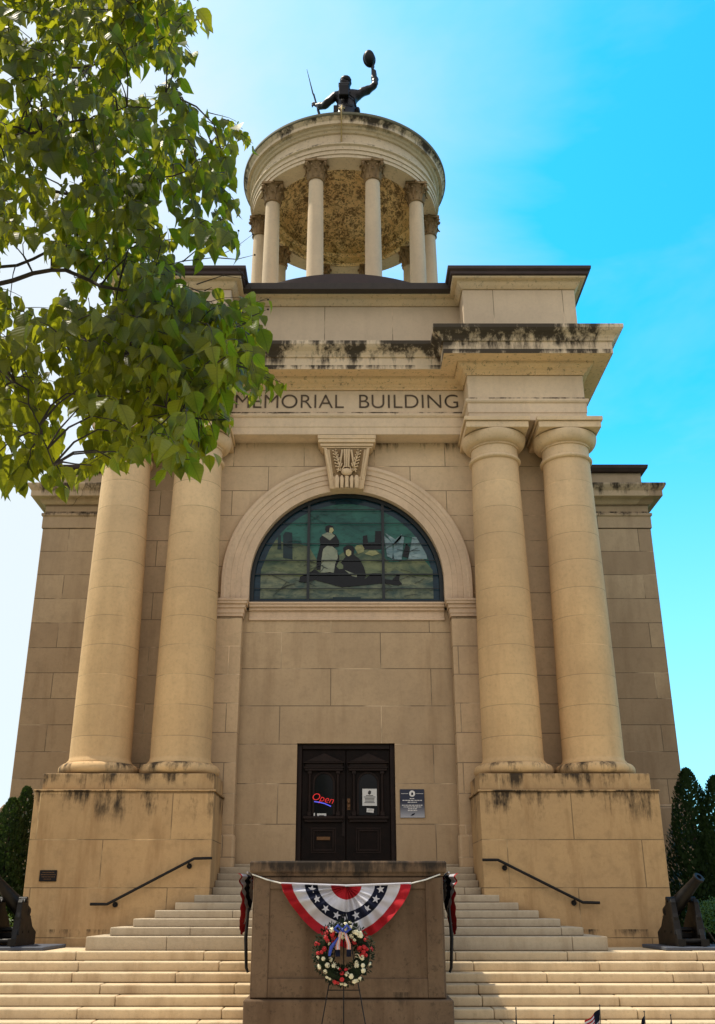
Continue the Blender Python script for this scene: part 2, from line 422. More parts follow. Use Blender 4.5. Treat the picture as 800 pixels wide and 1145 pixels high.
# pedestals
for s in (-1, 1):
    bm = nb()
    a, b = sorted((s * XP0, s * XP1)); box(bm, a, b, 22.15, 25.0, ZL - .05, 2.30)
    ped = link('pedestal', bm, M_ped, B, bevel=.02, seg=2)
    bm = nb(); a, b = sorted((s * (XP0 + .02), s * (XP1 - .13))); box(bm, a, b, 22.24, 24.9, 2.345, 2.70)
    link('pedestal_cap', bm, M_ped, ped, bevel=.02, seg=2)
    bm = nb(); a, b = sorted((s * (XP0 - .035), s * (XP1 + .02))); box(bm, a, b, 22.115, 24.95, 2.302, 2.343)
    link('ledge', bm, M_ped, ped, bevel=.012, seg=2)
# columns
ZC0, ZC1 = 2.702, 11.64
def column(cx, cy, parent):
    rb, rt = .70, .60
    prof = [(.0, ZC0 + .20), (rb + .0, ZC0 + .20)]
    shaft = [(rb + .055, 2.985), (rb + .055, 3.02), (rb + .01, 3.07), (rb, 3.13)]
    for i in range(1, 13):
        t = i / 12; z = 3.13 + (10.60 - 3.13) * t
        r = rb - (rb - rt) * (t ** 1.6)
        shaft.append((r, z))
    bm = nb(); lathe(bm, shaft, cx, cy, 72)
    shaft_o = link('column', bm, M_col, parent, smooth=True, sharp=50)
    bm = nb()
    pr = [(.2, ZC0)] + [(rb + .085 + .135 * math.cos(a), ZC0 + .14 + .14 * math.sin(a)) for a in [R(-90 + 180 * i / 12) for i in range(13)]] + [(rb + .04, 2.985), (.2, 2.985)]
    lathe(bm, pr, cx, cy, 72, closed=True)
    link('column_base', bm, M_base, shaft_o, smooth=True, sharp=50)
    bm = nb()
    pr = [(.3, 10.58), (rt + .02, 10.60)] + [(rt + .02 + .05 * math.cos(a), 10.655 + .05 * math.sin(a)) for a in [R(-80 + 160 * i / 8) for i in range(9)]]
    pr += [(rt + .005, 10.72), (rt + .0, 10.98), (rt + .035, 10.985), (rt + .035, 11.03), (rt + .06, 11.035)]
    pr += [(rt + .06 + .17 * math.sin(t), 11.04 + .27 * (1 - math.cos(t)) ) for t in [R(90 * i / 8) for i in range(9)]]
    pr += [(rt + .2, 11.34), (.3, 11.34)]
    lathe(bm, pr, cx, cy, 72, closed=True)
    cap = link('capital', bm, M_cap, shaft_o, smooth=True, sharp=40)
    bm = nb(); h = .80
    box(bm, cx - h, cx + h, cy - h, cy + h, 11.341, 11.52)
    box(bm, cx - h - .045, cx + h + .045, cy - h - .045, cy + h + .045, 11.522, 11.64)
    ab = link('abacus', bm, M_cap, shaft_o, bevel=.015, seg=2)
    return shaft_o
YC = 23.17
for cx in (-5.72, -3.86, 3.86, 5.72): column(cx, YC, B)

# front wall with arched opening
WX = 6.22; YW = 23.95
ARx, ARc, ARr = 2.50, 7.182 + .54, 2.50        # opening half width, spring of the arch, radius
def arch_pts(r, n=40, z_sill=7.18):
    pts = [(-r, z_sill)]
    pts += [(-r * math.cos(math.pi * i / n), ARc + r * math.sin(math.pi * i / n)) for i in range(n + 1)]
    pts.append((r, z_sill)); return pts
bm = nb()
A = arch_pts(ARr + .02)
half = len(A) // 2
# left/right halves as strips between arch and outer rectangle
outer = []
ztop = 11.66
for i, (x, z) in enumerate(A):
    if x <= -1e-6 or x >= 1e-6: pass
vin = []; vout = []
def outp(x, z):
    dx, dz = x, z - ARc
    if z <= ARc: return (math.copysign(3.30, x), z)
    t = min(3.30 / abs(dx) if abs(dx) > 1e-6 else 1e9, (ztop - ARc) / dz if dz > 1e-6 else 1e9)
    return (dx * t, ARc + dz * t)
for (x, z) in A:
    q = outp(x, z); vin.append(bm.verts.new((x, YW, z))); vout.append(bm.verts.new((q[0], YW, q[1])))
back = [bm.verts.new((x, YW + .55, z)) for x, z in A]
for i in range(len(A) - 1):
    bm.faces.new([vin[i], vin[i + 1], vout[i + 1], vout[i]])
    bm.faces.new([vin[i], back[i], back[i + 1], vin[i + 1]])
# corners of rectangle
for s in (-1, 1):
    idx = [i for i in range(len(A)) if vout[i].co.x * s > 0]
    last = max(idx, key=lambda i: vout[i].co.z * 100 - abs(i - half) * 0) 
    side = [i for i in idx if abs(abs(vout[i].co.x) - 3.30) < 1e-6]; topi = [i for i in idx if abs(vout[i].co.z - ztop) < 1e-6]
    i1 = max(side, key=lambda i: vout[i].co.z); i2 = max(topi, key=lambda i: abs(vout[i].co.x))
    bm.faces.new([vout[i1], bm.verts.new((s * 3.30, YW, ztop)), vout[i2]])
for s in (-1, 1):
    a, b = sorted((s * 3.30, s * WX)); poly(bm, [(a, YW, ZL), (b, YW, ZL), (b, YW, ztop), (a, YW, ztop)])
    a, b = sorted((s * 2.64, s * 3.30)); poly(bm, [(a, YW + .001, ZL), (b, YW + .001, ZL), (b, YW + .001, 7.18), (a, YW + .001, 7.18)])
    poly(bm, [(s * WX, YW, ZL), (s * WX, 36, ZL), (s * WX, 36, 16.0), (s * WX, YW, 16.0)])
    poly(bm, [(s * 2.64, YW, ZL), (s * 2.64, 24.3, ZL), (s * 2.64, 24.3, 7.18), (s * 2.64, YW, 7.18)])
poly(bm, [(-WX, 36, ZL), (WX, 36, ZL), (WX, 36, 16), (-WX, 36, 16)])
wall = link('wall', bm, M_wall, B)
# recessed wall with the doorway
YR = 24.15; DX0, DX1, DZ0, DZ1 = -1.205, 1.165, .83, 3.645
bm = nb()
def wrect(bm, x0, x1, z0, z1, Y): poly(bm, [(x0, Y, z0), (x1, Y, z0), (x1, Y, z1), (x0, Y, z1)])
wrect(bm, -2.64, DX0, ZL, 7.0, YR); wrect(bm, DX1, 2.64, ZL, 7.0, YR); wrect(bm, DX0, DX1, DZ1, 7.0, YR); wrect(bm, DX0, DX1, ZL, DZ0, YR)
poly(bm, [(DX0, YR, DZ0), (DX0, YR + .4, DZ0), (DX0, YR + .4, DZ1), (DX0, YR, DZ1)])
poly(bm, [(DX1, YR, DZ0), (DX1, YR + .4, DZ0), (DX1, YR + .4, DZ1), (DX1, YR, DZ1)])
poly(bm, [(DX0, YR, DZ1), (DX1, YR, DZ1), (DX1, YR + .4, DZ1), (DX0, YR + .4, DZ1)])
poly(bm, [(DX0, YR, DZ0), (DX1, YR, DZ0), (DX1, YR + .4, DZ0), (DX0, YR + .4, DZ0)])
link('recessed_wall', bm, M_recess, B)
# pilasters, imposts, sill moulding
def steps_prof(base, tiers):             # [(proj, z0, z1)]
    pr = [(-.1, tiers[0][1])]
    for p, z0, z1 in tiers: pr += [(p, z0), (p, z1)]
    pr.append((-.1, tiers[-1][2])); return pr
for s in (-1, 1):
    bm = nb(); a, b = sorted((s * 2.645, s * 3.28)); box(bm, a, b, 23.83, 24.2, .6, 6.72)
    pil = link('pilaster', bm, M_wall, B, bevel=.012)
    bm = nb(); a, b = sorted((s * 2.60, s * 3.05)); box(bm, a - (.0 if s > 0 else .25), b + (.25 if s > 0 else .0), 23.77, 24.145, .6, 1.52)
    pts = [(a - (.0 if s > 0 else .25), 1.52), (b + (.25 if s > 0 else 0), 1.52)]
    link('plinth', bm, M_wall, pil, bevel=.06, seg=2)
    bm = nb()
    path = [(-3.4, 23.83), (-2.645, 23.83), (-2.645, 24.14)] if s < 0 else [(2.645, 24.14), (2.645, 23.83), (3.4, 23.83)]
    sweep(bm, path, steps_prof(0, [(.03, 6.74, 6.82), (.05, 6.822, 6.95), (.085, 6.952, 7.05), (.13, 7.052, 7.12), (.15, 7.122, 7.185)]))
    link('impost', bm, M_arch, pil, bevel=.008)
bm = nb()
sweep(bm, [(-2.50, 24.15), (2.50, 24.15)], steps_prof(0, [(.04, 6.72, 6.80), (.02, 6.802, 6.97), (.08, 6.972, 7.05), (.14, 7.052, 7.12), (.17, 7.122, 7.175)]))
link('sill_moulding', bm, M_arch, B, bevel=.008)
# archivolt
bm = nb()
prof = [(2.50, 24.1), (2.50, 23.90), (2.60, 23.885), (2.70, 23.885), (2.705, 23.865), (2.83, 23.865), (2.835, 23.845), (2.97, 23.845), (2.975, 23.82), (3.08, 23.80), (3.12, 23.77), (3.2, 23.77), (3.215, 23.80), (3.215, 23.96)]
rings = []
nA = 56
for r, Y in prof:
    ring = [(-r, 7.187)] + [(-r * math.cos(math.pi * i / nA), ARc + r * math.sin(math.pi * i / nA)) for i in range(nA + 1)] + [(r, 7.187)]
    rings.append([bm.verts.new((x, Y, z)) for x, z in ring])
for A_, B_ in zip(rings, rings[1:]):
    for i in range(len(A_) - 1): bm.faces.new([A_[i], A_[i + 1], B_[i + 1], B_[i]])
link('arch_moulding', bm, M_arch, B, smooth=True, sharp=25)
# keystone
def keystone():
    bm = nb()
    def kx(z, top=.61, bot=.44): t = (z - 10.18) / (11.28 - 10.18); return (bot + (top - bot) * t)
    zt, zb = 11.28, 10.19
    yf = lambda z: 23.70 - .16 * (z - zb) / (zt - zb)
    pts = [(-kx(zb), yf(zb), zb), (kx(zb), yf(zb), zb), (kx(zt), yf(zt), zt), (-kx(zt), yf(zt), zt)]
    prism(bm, pts, (0, .36, 0))
    for s in (-1, 1):                    # side fillets
        pr = [(s * kx(zb), yf(zb) - .05, zb + .25), (s * (kx(zb) - .07), yf(zb) - .05, zb + .25), (s * (kx(zt) - .08), yf(zt) - .05, zt), (s * kx(zt), yf(zt) - .05, zt)]
        prism(bm, pr, (0, .2, 0))
    k = link('keystone', bm, M_key, B, bevel=.012)
    bm = nb()
    zz = [(0.08, 11.285, 11.33), (.13, 11.332, 11.42), (.19, 11.422, 11.52), (.21, 11.522, 11.64)]
    for p, z0, z1 in zz: box(bm, -.60 - p * .85, .60 + p * .85, 23.56 - p * .7, 23.96, z0, z1)
    link('keystone_cap', bm, M_key, k, bevel=.015, seg=2)
    bm = nb()
    poly(bm, [(-.36, yf(10.52) - .004, 10.52), (.36, yf(10.52) - .004, 10.52), (.46, yf(11.26) - .004, 11.26), (-.46, yf(11.26) - .004, 11.26)])  # dark sheet added, shade of the carving's gaps put into its colour
    link('carving_shade_sheet', bm, M_corin, k); bm = nb()
    # acanthus carving: curled leaflets either side of a fluted stem, bulbous scrolls below
    for s in (-1, 1):
        for i in range(7):                # lobes of one half leaf, fanned either side of its rib
            f_ = i / 6; rx_ = s * (.13 + .17 * f_ ** .8); rz = 10.66 + .50 * f_
            for sd_ in (-1, 1):
                ang = R(90 - s * (28 + 50 * sd_ * (1 - .35 * f_)))
                L = .125 - .05 * f_
                dirx, dirz = math.cos(ang), math.sin(ang)
                px_, pz_ = rx_ + dirx * L * .6, rz + dirz * L * .5
                if abs(px_) > kx(pz_) - .10: px_ = s * (kx(pz_) - .11)
                q = Quaternion((0, 1, 0), -ang).to_matrix()
                ball(bm, (px_, yf(pz_) - .045 - .02 * (i % 2), pz_), L * .62, 1, (1, .55, .34), rot=q)
                ball(bm, (px_ + dirx * L * .42, yf(pz_) - .075, pz_ + dirz * L * .42), .026, 1)
        tube(bm, [(s * .13, yf(10.6) - .03, 10.62), (s * .22, yf(10.85) - .06, 10.88), (s * .31, yf(11.15) - .05, 11.17)], [.02, .024, .018], 6)
        tube(bm, [(s * .12, yf(11.2) - .03, 11.24), (s * .17, yf(10.9) - .05, 10.9), (s * .24, yf(10.7) - .04, 10.62)], [.03, .03, .02], 6)
        for x, w in ((.13, .06), (.26, .075)):
            tube(bm, [(s * x, yf(10.5) - .03, 10.52), (s * x, yf(10.4) - .10, 10.42), (s * x, yf(10.2) - .06, 10.19)], [w * .6, w, w * .8], 8)
    for x in (-.06, 0, .06): tube(bm, [(x, yf(11.2) - .02, 11.26), (x * .8, yf(10.8) - .05, 10.75)], [.035, .02], 6)
    ball(bm, (0, yf(10.65) - .05, 10.62), .15, 2, (1, .6, .75))
    tube(bm, [(0, yf(10.5) - .06, 10.5), (0, yf(10.2) - .08, 10.19)], [.06, .055], 8)
    link('acanthus_carving', bm, M_key, k, smooth=True, sharp=60)
keystone()

# the pictorial window
YG = 24.22
win = None
def window():
    bm = nb()
    pts = [(x, YG, z) for x, z in arch_pts(2.52)]
    bm.faces.new([bm.verts.new(p) for p in pts])
    w = link('arched_window', bm, G_border, B, recalc=False)
    def clipd(x, z, r=2.24):             # keep inside the inner arch
        z = max(7.2, z); x = max(-r, min(r, x))
        if z > ARc:
            d = math.hypot(x, z - ARc)
            if d > r: x, z = x * r / d, ARc + (z - ARc) * r / d
        return x, z
    def shape(name, pts, mat, layer, px=True, parent=w):
        bm = nb(); Yl = YG - .004 * layer; q = []
        for p in pts:
            if px: v = at(240 + p[0] * .375, 500 + p[1] * .375, Yl); p = (v.x, v.z)
            q.append(p)
        bm.faces.new([bm.verts.new((x, Yl, z)) for x, z in q])
        return link(name, bm, mat, parent, recalc=False)
    r = 2.24
    inner = [(x, z) for x, z in [(-r, 7.32)] + [(-r * math.cos(math.pi * i / 40), ARc + r * math.sin(math.pi * i / 40)) for i in range(41)] + [(r, 7.32)]]
    shape('glass_sky', inner, G_sky, 1, False)
    hill = [(-r, 7.32), (-r, 8.1)] + [clipd(-2.2 + .3 * i, 8.75 + .18 * math.sin(i * .9) - .25 * (i > 4) + .1 * math.sin(i * 2.1)) for i in range(15)] + [(r, 8.1), (r, 7.32)]
    shape('glass_hills', hill, G_hill, 2, False)
    gr = [(-r, 7.33)] + [(-r + r * 2 * i / 14, 7.98 + .10 * math.sin(i * 1.3) + .06 * math.sin(i * 3.1)) for i in range(15)] + [(r, 7.33)]
    shape('glass_ground', gr, G_ground, 3, False)
    # mullioned ruins on the left, tents on the right
    for pts in ([(205, 330), (205, 262), (212, 252), (232, 255), (233, 335)], [(188, 305), (190, 262), (198, 262), (200, 305)]): shape('glass_ruin', pts, G_bluefig, 4)
    for pts in ([(442, 305), (443, 265), (455, 262), (458, 285), (478, 283), (480, 250), (497, 250), (497, 305)],): shape('glass_ruin', pts, G_dark, 4)
    for pts in ([(505, 262), (530, 285), (535, 335), (515, 325)], [(530, 335), (536, 285), (556, 262), (566, 268), (558, 335)], [(578, 335), (590, 268), (602, 268), (632, 320), (634, 333)], [(508, 255), (540, 275), (560, 258), (556, 272), (535, 292)]): shape('glass_tent', pts, G_tent, 5)
    shape('glass_tent', [(560, 325), (572, 285), (582, 300), (578, 330)], G_dark, 6)
    for pts in ([(418, 300), (425, 292), (440, 291), (447, 302), (445, 312), (428, 318)], [(448, 318), (462, 308), (480, 308), (492, 318), (470, 324)]): shape('glass_rock', pts, G_yel, 5)
    # standing woman, seated figure, lying figure
    shape('glass_figure', [(304, 365), (306, 330), (312, 305), (316, 290), (314, 272), (322, 262), (335, 256), (330, 245), (332, 236), (344, 232), (354, 236), (356, 248), (352, 256), (362, 262), (372, 280), (372, 296), (358, 298), (372, 325), (372, 350), (366, 372)], G_dark, 6)
    shape('glass_shawl', [(320, 262), (336, 254), (350, 256), (360, 264), (344, 278)], G_apron, 7)
    shape('glass_face', [(344, 240), (353, 240), (356, 248), (350, 256), (342, 254)], G_skin, 8)
    shape('glass_apron', [(316, 374), (320, 330), (324, 304), (336, 294), (352, 296), (366, 308), (368, 330), (360, 348), (356, 374)], G_apron, 7)
    shape('glass_figure', [(356, 378), (362, 352), (380, 340), (392, 326), (386, 312), (384, 300), (396, 292), (412, 294), (418, 304), (414, 320), (432, 332), (446, 358), (452, 382), (440, 412), (400, 414), (372, 400)], G_dark, 8)
    shape('glass_face', [(392, 308), (400, 304), (408, 310), (408, 320), (400, 326), (392, 320)], G_skin, 9)
    shape('glass_hand', [(364, 356), (370, 342), (376, 344), (384, 352), (384, 362), (372, 364)], G_hill, 9)
    shape('glass_hand', [(388, 366), (408, 374), (426, 380), (424, 388), (410, 384)], G_apron, 9)
    shape('glass_figure', [(286, 372), (300, 364), (316, 376), (345, 372), (372, 380), (420, 402), (450, 392), (470, 376), (495, 376), (500, 392), (530, 396), (546, 378), (554, 378), (550, 396), (560, 408), (548, 412), (500, 406), (440, 412), (380, 418), (345, 408), (300, 396), (270, 404), (252, 402), (256, 386)], G_dark, 7)
    rl = random.Random(3)
    bm = nb()
    for k in range(60):
        x0 = rl.uniform(-2.1, 2.0); z0 = rl.choice([rl.uniform(7.35, 8.1), rl.uniform(7.35, 9.7)]); a = rl.gauss(0, .5); L = rl.uniform(.2, .6)
        x1, z1 = x0 + L * math.cos(a), z0 + L * math.sin(a)
        if max(math.hypot(x0, max(0, z0 - ARc)), math.hypot(x1, max(0, z1 - ARc))) > 2.2 or z1 < 7.34 or -.9 < x0 < .7 and z0 < 9: continue
        tube(bm, [(x0, YG - .040, z0), ((x0 + x1) / 2, YG - .040, (z0 + z1) / 2 + rl.uniform(-.04, .04)), (x1, YG - .040, z1)], .006, 4)
    lw = link('lead_lines', bm, M_lead, w); lw['kind'] = 'stuff'
    # leads and saddle bars
    for px in (345, 428.8):
        bm = nb(); v = at(px, 640, YG); xx = v.x
        zt = ARc + math.sqrt(max(0, 2.5 ** 2 - xx * xx)); box(bm, xx - .035, xx + .035, YG - .085, YG - .045, 7.18, zt)
        link('mullion', bm, M_lead, w)
    for i, (py, wd) in enumerate(((571, .007), (586, .006), (609, .009), (627.5, .009), (643, .014), (659, .008))):
        z = at(388, py, YG).z; xx = 2.5 if z < ARc else math.sqrt(max(0, 2.5 ** 2 - (z - ARc) ** 2))
        bm = nb(); box(bm, -xx, xx, YG - .075, YG - .05, z - wd, z + wd); link('saddle_bar', bm, M_lead, w)
    bm = nb()
    pr = []
    for r0, r1, y0, y1 in ((2.495, 2.40, YG - .09, YG - .02),):
        for i in range(40):
            a, b = math.pi * i / 40, math.pi * (i + 1) / 40
            P = [(-r0 * math.cos(a), ARc + r0 * math.sin(a)), (-r0 * math.cos(b), ARc + r0 * math.sin(b)), (-r1 * math.cos(b), ARc + r1 * math.sin(b)), (-r1 * math.cos(a), ARc + r1 * math.sin(a))]
            prism(bm, [(x, y0, z) for x, z in P], (0, y1 - y0, 0))
        for s in (-1, 1):
            a, b = sorted((s * r0, s * r1)); box(bm, a, b, y0, y1, 7.18, ARc)
    box(bm, -2.4, 2.4, YG - .09, YG - .02, 7.18, 7.26)
    link('window_frame', bm, M_lead, w)
    bm = nb(); box(bm, -.36, .36, YG - .06, YG - .05, 7.275, 7.35)
    link('glass_inscription', bm, G_bluefig, w)
window()

# entablature
YF, YCn = 22.60, 23.42; XI, XO = 3.17, 6.24
def plan(back=36.0, o=0.0): return [(-XO, back), (-XO, YF), (-XI, YF), (-XI, YCn), (XI, YCn), (XI, YF), (XO, YF), (XO, back)]
# travelling from left-back to front to right: outward must be on the right-hand side -> reverse
def P(back=36.0): return plan(back)[::-1]
def sw(name, prof, mat, parent=B, bev=.012, path=None):
    bm = nb(); pth = path or P()
    sweep(bm, [(x, y) for x, y in pth][::-1], prof) if False else sweep(bm, pth[::-1], prof)
    return link(name, bm, mat, parent, bevel=bev)
arch_ = sw('architrave', [(-.6, 11.645), (.0, 11.645), (.0, 11.86), (.018, 11.865), (.018, 12.14), (.05, 12.15), (.075, 12.19), (.075, 12.25), (-.6, 12.25)], M_frieze)
frz = sw('frieze', [(-.6, 12.252), (-.01, 12.252), (-.01, 12.98), (-.6, 12.98)], M_frieze)
bed = sw('bed_moulding', [(-.6, 12.982), (.03, 12.982), (.04, 13.03), (.10, 13.06), (.11, 13.12), (.17, 13.14), (.24, 13.20), (.26, 13.29), (-.6, 13.29)], M_soffit)
cor = sw('cornice', [(-.6, 13.293), (.657, 13.293), (.657, 13.255), (.665, 13.255), (.66, 13.60), (.70, 13.61), (.72, 13.66), (.78, 13.74), (.88, 13.82), (.93, 13.88), (.93, 13.985), (-.6, 14.06)], M_ent)
sw('cornice_soffit', [(.262, 13.262), (.655, 13.262), (.655, 13.291), (.262, 13.291)], M_soffit, bev=0)
bm = nb(); 
for q in ([(-XO, YF, 11.65), (-XI, YF, 11.65), (-XI, 36, 11.65), (-XO, 36, 11.65)], [(XI, YF, 11.65), (XO, YF, 11.65), (XO, 36, 11.65), (XI, 36, 11.65)], [(-XI, YCn, 11.65), (XI, YCn, 11.65), (XI, 36, 11.65), (-XI, 36, 11.65)]):
    poly(bm, q)
link('soffit', bm, M_frieze, B)
att = sw('attic_wall', [(-.6, 14.05), (.05, 14.05), (.05, 14.22), (.0, 14.25), (.0, 15.66), (-.6, 15.66)], M_attic)
sw('attic_moulding', [(-.6, 15.662), (.03, 15.662), (.10, 15.74), (.14, 15.80), (.15, 15.86), (.27, 15.87), (.29, 15.93), (-.6, 15.93)], M_attic_cap)
sw('coping', [(-.6, 15.932), (.33, 15.932), (.345, 15.97), (.345, 16.03), (.41, 16.07), (.42, 16.17), (-.6, 16.22)], M_dark)
# raised coping over the end blocks
for s in (-1, 1):
    a, b = sorted((s * (XI - .02), s * (XO + .05))); bm = nb(); box(bm, a, b, YF - .02, 25.2, 16.18, 16.40)
    link('end_block_coping', bm, M_dark, B, bevel=.02)
bm = nb(); box(bm, -6.1, 6.1, 22.9, 35.8, 15.9, 16.1)
roofp = link('roof', bm, M_roof, B)

# inscription
def text(body, size, loc, mat, name, parent=None, ext=.01, rot=(R(90), 0, 0), sx=1.0, space=1.0, align='CENTER', bold=0.0, shear=0):
    cu = bpy.data.curves.new(name, 'FONT'); cu.body = body; cu.size = size; cu.extrude = ext; cu.align_x = align; cu.align_y = 'CENTER'
    cu.space_character = space; cu.offset = bold; cu.shear = shear
    cu.materials.append(mat)
    o = bpy.data.objects.new(name, cu); COL.objects.link(o); o.rotation_euler = rot; o.scale = (sx, 1, 1)
    P_ = parent; tot = Vector((0, 0, 0))
    while P_ is not None: tot += P_.location; P_ = P_.parent
    if parent: o.parent = parent
    o.location = Vector(loc) - tot
    bpy.context.view_layer.update()
    me = bpy.data.meshes.new_from_object(o); me.materials.clear(); me.materials.append(mat)
    m2 = bpy.data.objects.new(name, me); COL.objects.link(m2); m2.parent = o.parent; m2.location = o.location; m2.rotation_euler = o.rotation_euler; m2.scale = o.scale
    bpy.data.objects.remove(o); m2.name = name
    return m2
ins = text('MEMORIAL  BUILDING', .60, (0, YCn - .004, 12.62), M_letter, 'inscription', frz, ext=.004, sx=.96, space=1.02, bold=-.006)
bpy.context.view_layer.update()
ins.scale = (ins.scale[0] * 6.02 / max(.1, ins.dimensions.x), 1, 1)

# wings
def wing(s):
    xa, xb = (6.26, 9.0)
    bm = nb(); a, b = sorted((s * xa, s * xb)); box(bm, a, b, 27.0, 42, ZL - .05, 10.33)
    w = link('wing', bm, M_wing, B, bevel=.015)
    pth = [(-9.0, 42), (-9.0, 27.0), (-6.26, 27.0)] if s < 0 else [(6.26, 27.0), (9.0, 27.0), (9.0, 42)]
    def sp(n, prof, mat):
        bm = nb(); sweep(bm, pth, prof); link(n, bm, mat, w, bevel=.01)
    sp('wing_architrave', [(-.5, 10.332), (.03, 10.332), (.03, 10.70), (.07, 10.72), (.07, 10.80), (-.5, 10.80)], M_wing)
    sp('wing_frieze', [(-.5, 10.802), (-.01, 10.802), (-.01, 11.08), (-.5, 11.08)], M_wing)
    sp('wing_cornice', [(-.5, 11.082), (.05, 11.082), (.12, 11.14), (.14, 11.22), (.36, 11.23), (.36, 11.40), (.42, 11.48), (.46, 11.56), (.46, 11.62), (-.5, 11.66)], M_wing)
    sp('wing_parapet', [(-.5, 11.62), (-.08, 11.66), (-.08, 12.16), (-.5, 12.16)], M_wing)
    sp('wing_coping', [(-.5, 12.162), (.02, 12.162), (.10, 12.26), (.12, 12.36), (-.5, 12.40)], M_dark)
    sp('wing_base', [(-.5, ZL), (.16, ZL), (.16, 2.36), (.10, 2.46), (.02, 2.48), (-.5, 2.48)], M_wing)
    bm = nb(); a, b = sorted((s * 6.3, s * 8.8)); box(bm, a, b, 27.2, 41.8, 12.0, 12.2); link('wing_roof', bm, M_roof, w)
for s in (-1, 1): wing(s)
v = at(98, 520, 27.6)
bm = nb(); tube(bm, [(v.x, 27.4, 12.15), (v.x, 27.4, 12.75)], .06, 10); tube(bm, [(v.x, 27.4, 12.62), (v.x, 27.4, 12.78)], .085, 10)
link('vent_pipe', bm, M_iron, B, smooth=True)

# rotunda
RX, RY = -.08, 28.4
bm = nb()
lathe(bm, [(.5, 16.0), (4.55, 16.0), (4.60, 16.95), (4.60, 17.05), (4.2, 17.08), (4.2, 17.22), (.5, 17.22)], RX, RY, 96, closed=True)
rbase = link('rotunda_base', bm, M_dark, B, smooth=True)
bm = nb(); lathe(bm, [(.01, 17.20), (3.55, 17.20), (3.55, 17.235), (.01, 17.235)], RX, RY, 64)  # unseen pale disc added to bounce sun up into the dome
link('rotunda_bounce_floor', bm, M_rotcol, B)
def corinthian(bm, cx, cy, z0, z1, r):
    H = z1 - z0
    lathe(bm, [(0.01, z0), (r + .03, z0), (r + .055, z0 + .03), (r + .03, z0 + .06), (r * .98, z0 + .08), (r * 1.02, z0 + .3 * H), (r * 1.12, z0 + .6 * H), (r * 1.45, z0 + .86 * H), (r * 1.5, z0 + .88 * H), (.01, z0 + .88 * H)], cx, cy, 20)
    for tier, (zb, h, nn, off) in enumerate(((.08, .34, 8, 0), (.20, .48, 8, .5))):
        for k in range(nn):
            a = 2 * math.pi * (k + off) / nn; d = Vector((math.cos(a), math.sin(a), 0)); t = Vector((-d.y, d.x, 0))
            base = Vector((cx, cy, z0 + zb * H)); pts = []
            rows = [(r * .98, 0, .085), (r * 1.06, .35, .105), (r * 1.16, .7, .10), (r * 1.42, .98, .075), (r * 1.58, .95, .045), (r * 1.60, .80, .02)]
            prev = None
            for rr, hh, w in rows:
                p = base + d * rr + Vector((0, 0, hh * h * H / .9)); w *= r / .26
                row = [bm.verts.new(p - t * w), bm.verts.new(p + d * .035), bm.verts.new(p + t * w)]
                if prev:
                    bm.faces.new([prev[0], prev[1], row[1], row[0]]); bm.faces.new([prev[1], prev[2], row[2], row[1]])
                prev = row
    for k in range(4):                    # corner volutes and abacus horns
        a = math.pi / 4 + k * math.pi / 2; d = Vector((math.cos(a), math.sin(a), 0)); c = Vector((cx, cy, z0))
        pts = [c + d * (r * 1.1) + Vector((0, 0, .5 * H)), c + d * (r * 1.5) + Vector((0, 0, .78 * H)), c + d * (r * 1.85) + Vector((0, 0, .86 * H)), c + d * (r * 2.0) + Vector((0, 0, .76 * H)), c + d * (r * 1.85) + Vector((0, 0, .68 * H)), c + d * (r * 1.75) + Vector((0, 0, .74 * H))]
        tube(bm, pts, [.04, .05, .055, .05, .04, .03], 6)
        a2 = k * math.pi / 2; d2 = Vector((math.cos(a2), math.sin(a2), 0)); ball(bm, c + d2 * (r * 1.62) + Vector((0, 0, .93 * H)), .06, 1)
    # abacus with concave sides
    ring = []
    for k in range(32):
        a = 2 * math.pi * k / 32; q = abs(math.cos(2 * (a - 0))) ; rr = r * (2.15 - .62 * q ** .7)
        ring.append((cx + rr * math.cos(a), cy + rr * math.sin(a), z0 + .88 * H))
    prism(bm, ring, (0, 0, .12 * H))
for k in range(10):
    a = R(-90 + 18 + 36 * k); cx, cy = RX + 2.98 * math.cos(a), RY + 2.98 * math.sin(a)
    bm = nb()
    sh = [(.29, 17.50), (.27, 17.55)] + [(.27 - .035 * (i / 8) ** 1.6, 17.55 + 4.30 * i / 8) for i in range(9)]
    lathe(bm, sh, cx, cy, 32)
    c = link('rotunda_column', bm, M_rotcol, B, smooth=True, sharp=50)
    bm = nb(); lathe(bm, [(.1, 17.22), (.40, 17.22), (.40, 17.32), (.36, 17.33), (.38, 17.38), (.37, 17.44), (.32, 17.46), (.30, 17.50), (.1, 17.50)], cx, cy, 32, closed=True)
    link('rotunda_column_base', bm, M_rotcol, c, smooth=True)
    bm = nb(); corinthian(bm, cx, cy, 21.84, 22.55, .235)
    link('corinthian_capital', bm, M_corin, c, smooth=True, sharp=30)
bm = nb()
ZA = 22.552
lathe(bm, [(2.66, ZA), (3.24, ZA), (3.24, ZA + .12), (3.27, ZA + .125), (3.27, ZA + .27), (3.30, ZA + .275), (3.30, ZA + .42), (3.36, ZA + .46), (3.36, ZA + .52), (3.22, ZA + .53), (3.20, ZA + .98), (3.26, ZA + 1.0), (3.30, ZA + 1.06), (3.36, ZA + 1.09), (3.40, ZA + 1.17), (3.50, ZA + 1.175), (3.50, ZA + 1.30), (3.55, ZA + 1.36), (3.60, ZA + 1.42), (2.66, ZA + 1.42)], RX, RY, 128, closed=True)
ent = link('rotunda_entablature', bm, M_rot, B, smooth=True, sharp=25)
bm = nb(); lathe(bm, [(3.3, ZA + 1.422), (3.615, ZA + 1.422), (3.635, ZA + 1.45), (3.635, ZA + 1.52), (3.3, ZA + 1.56)], RX, RY, 128, closed=True)
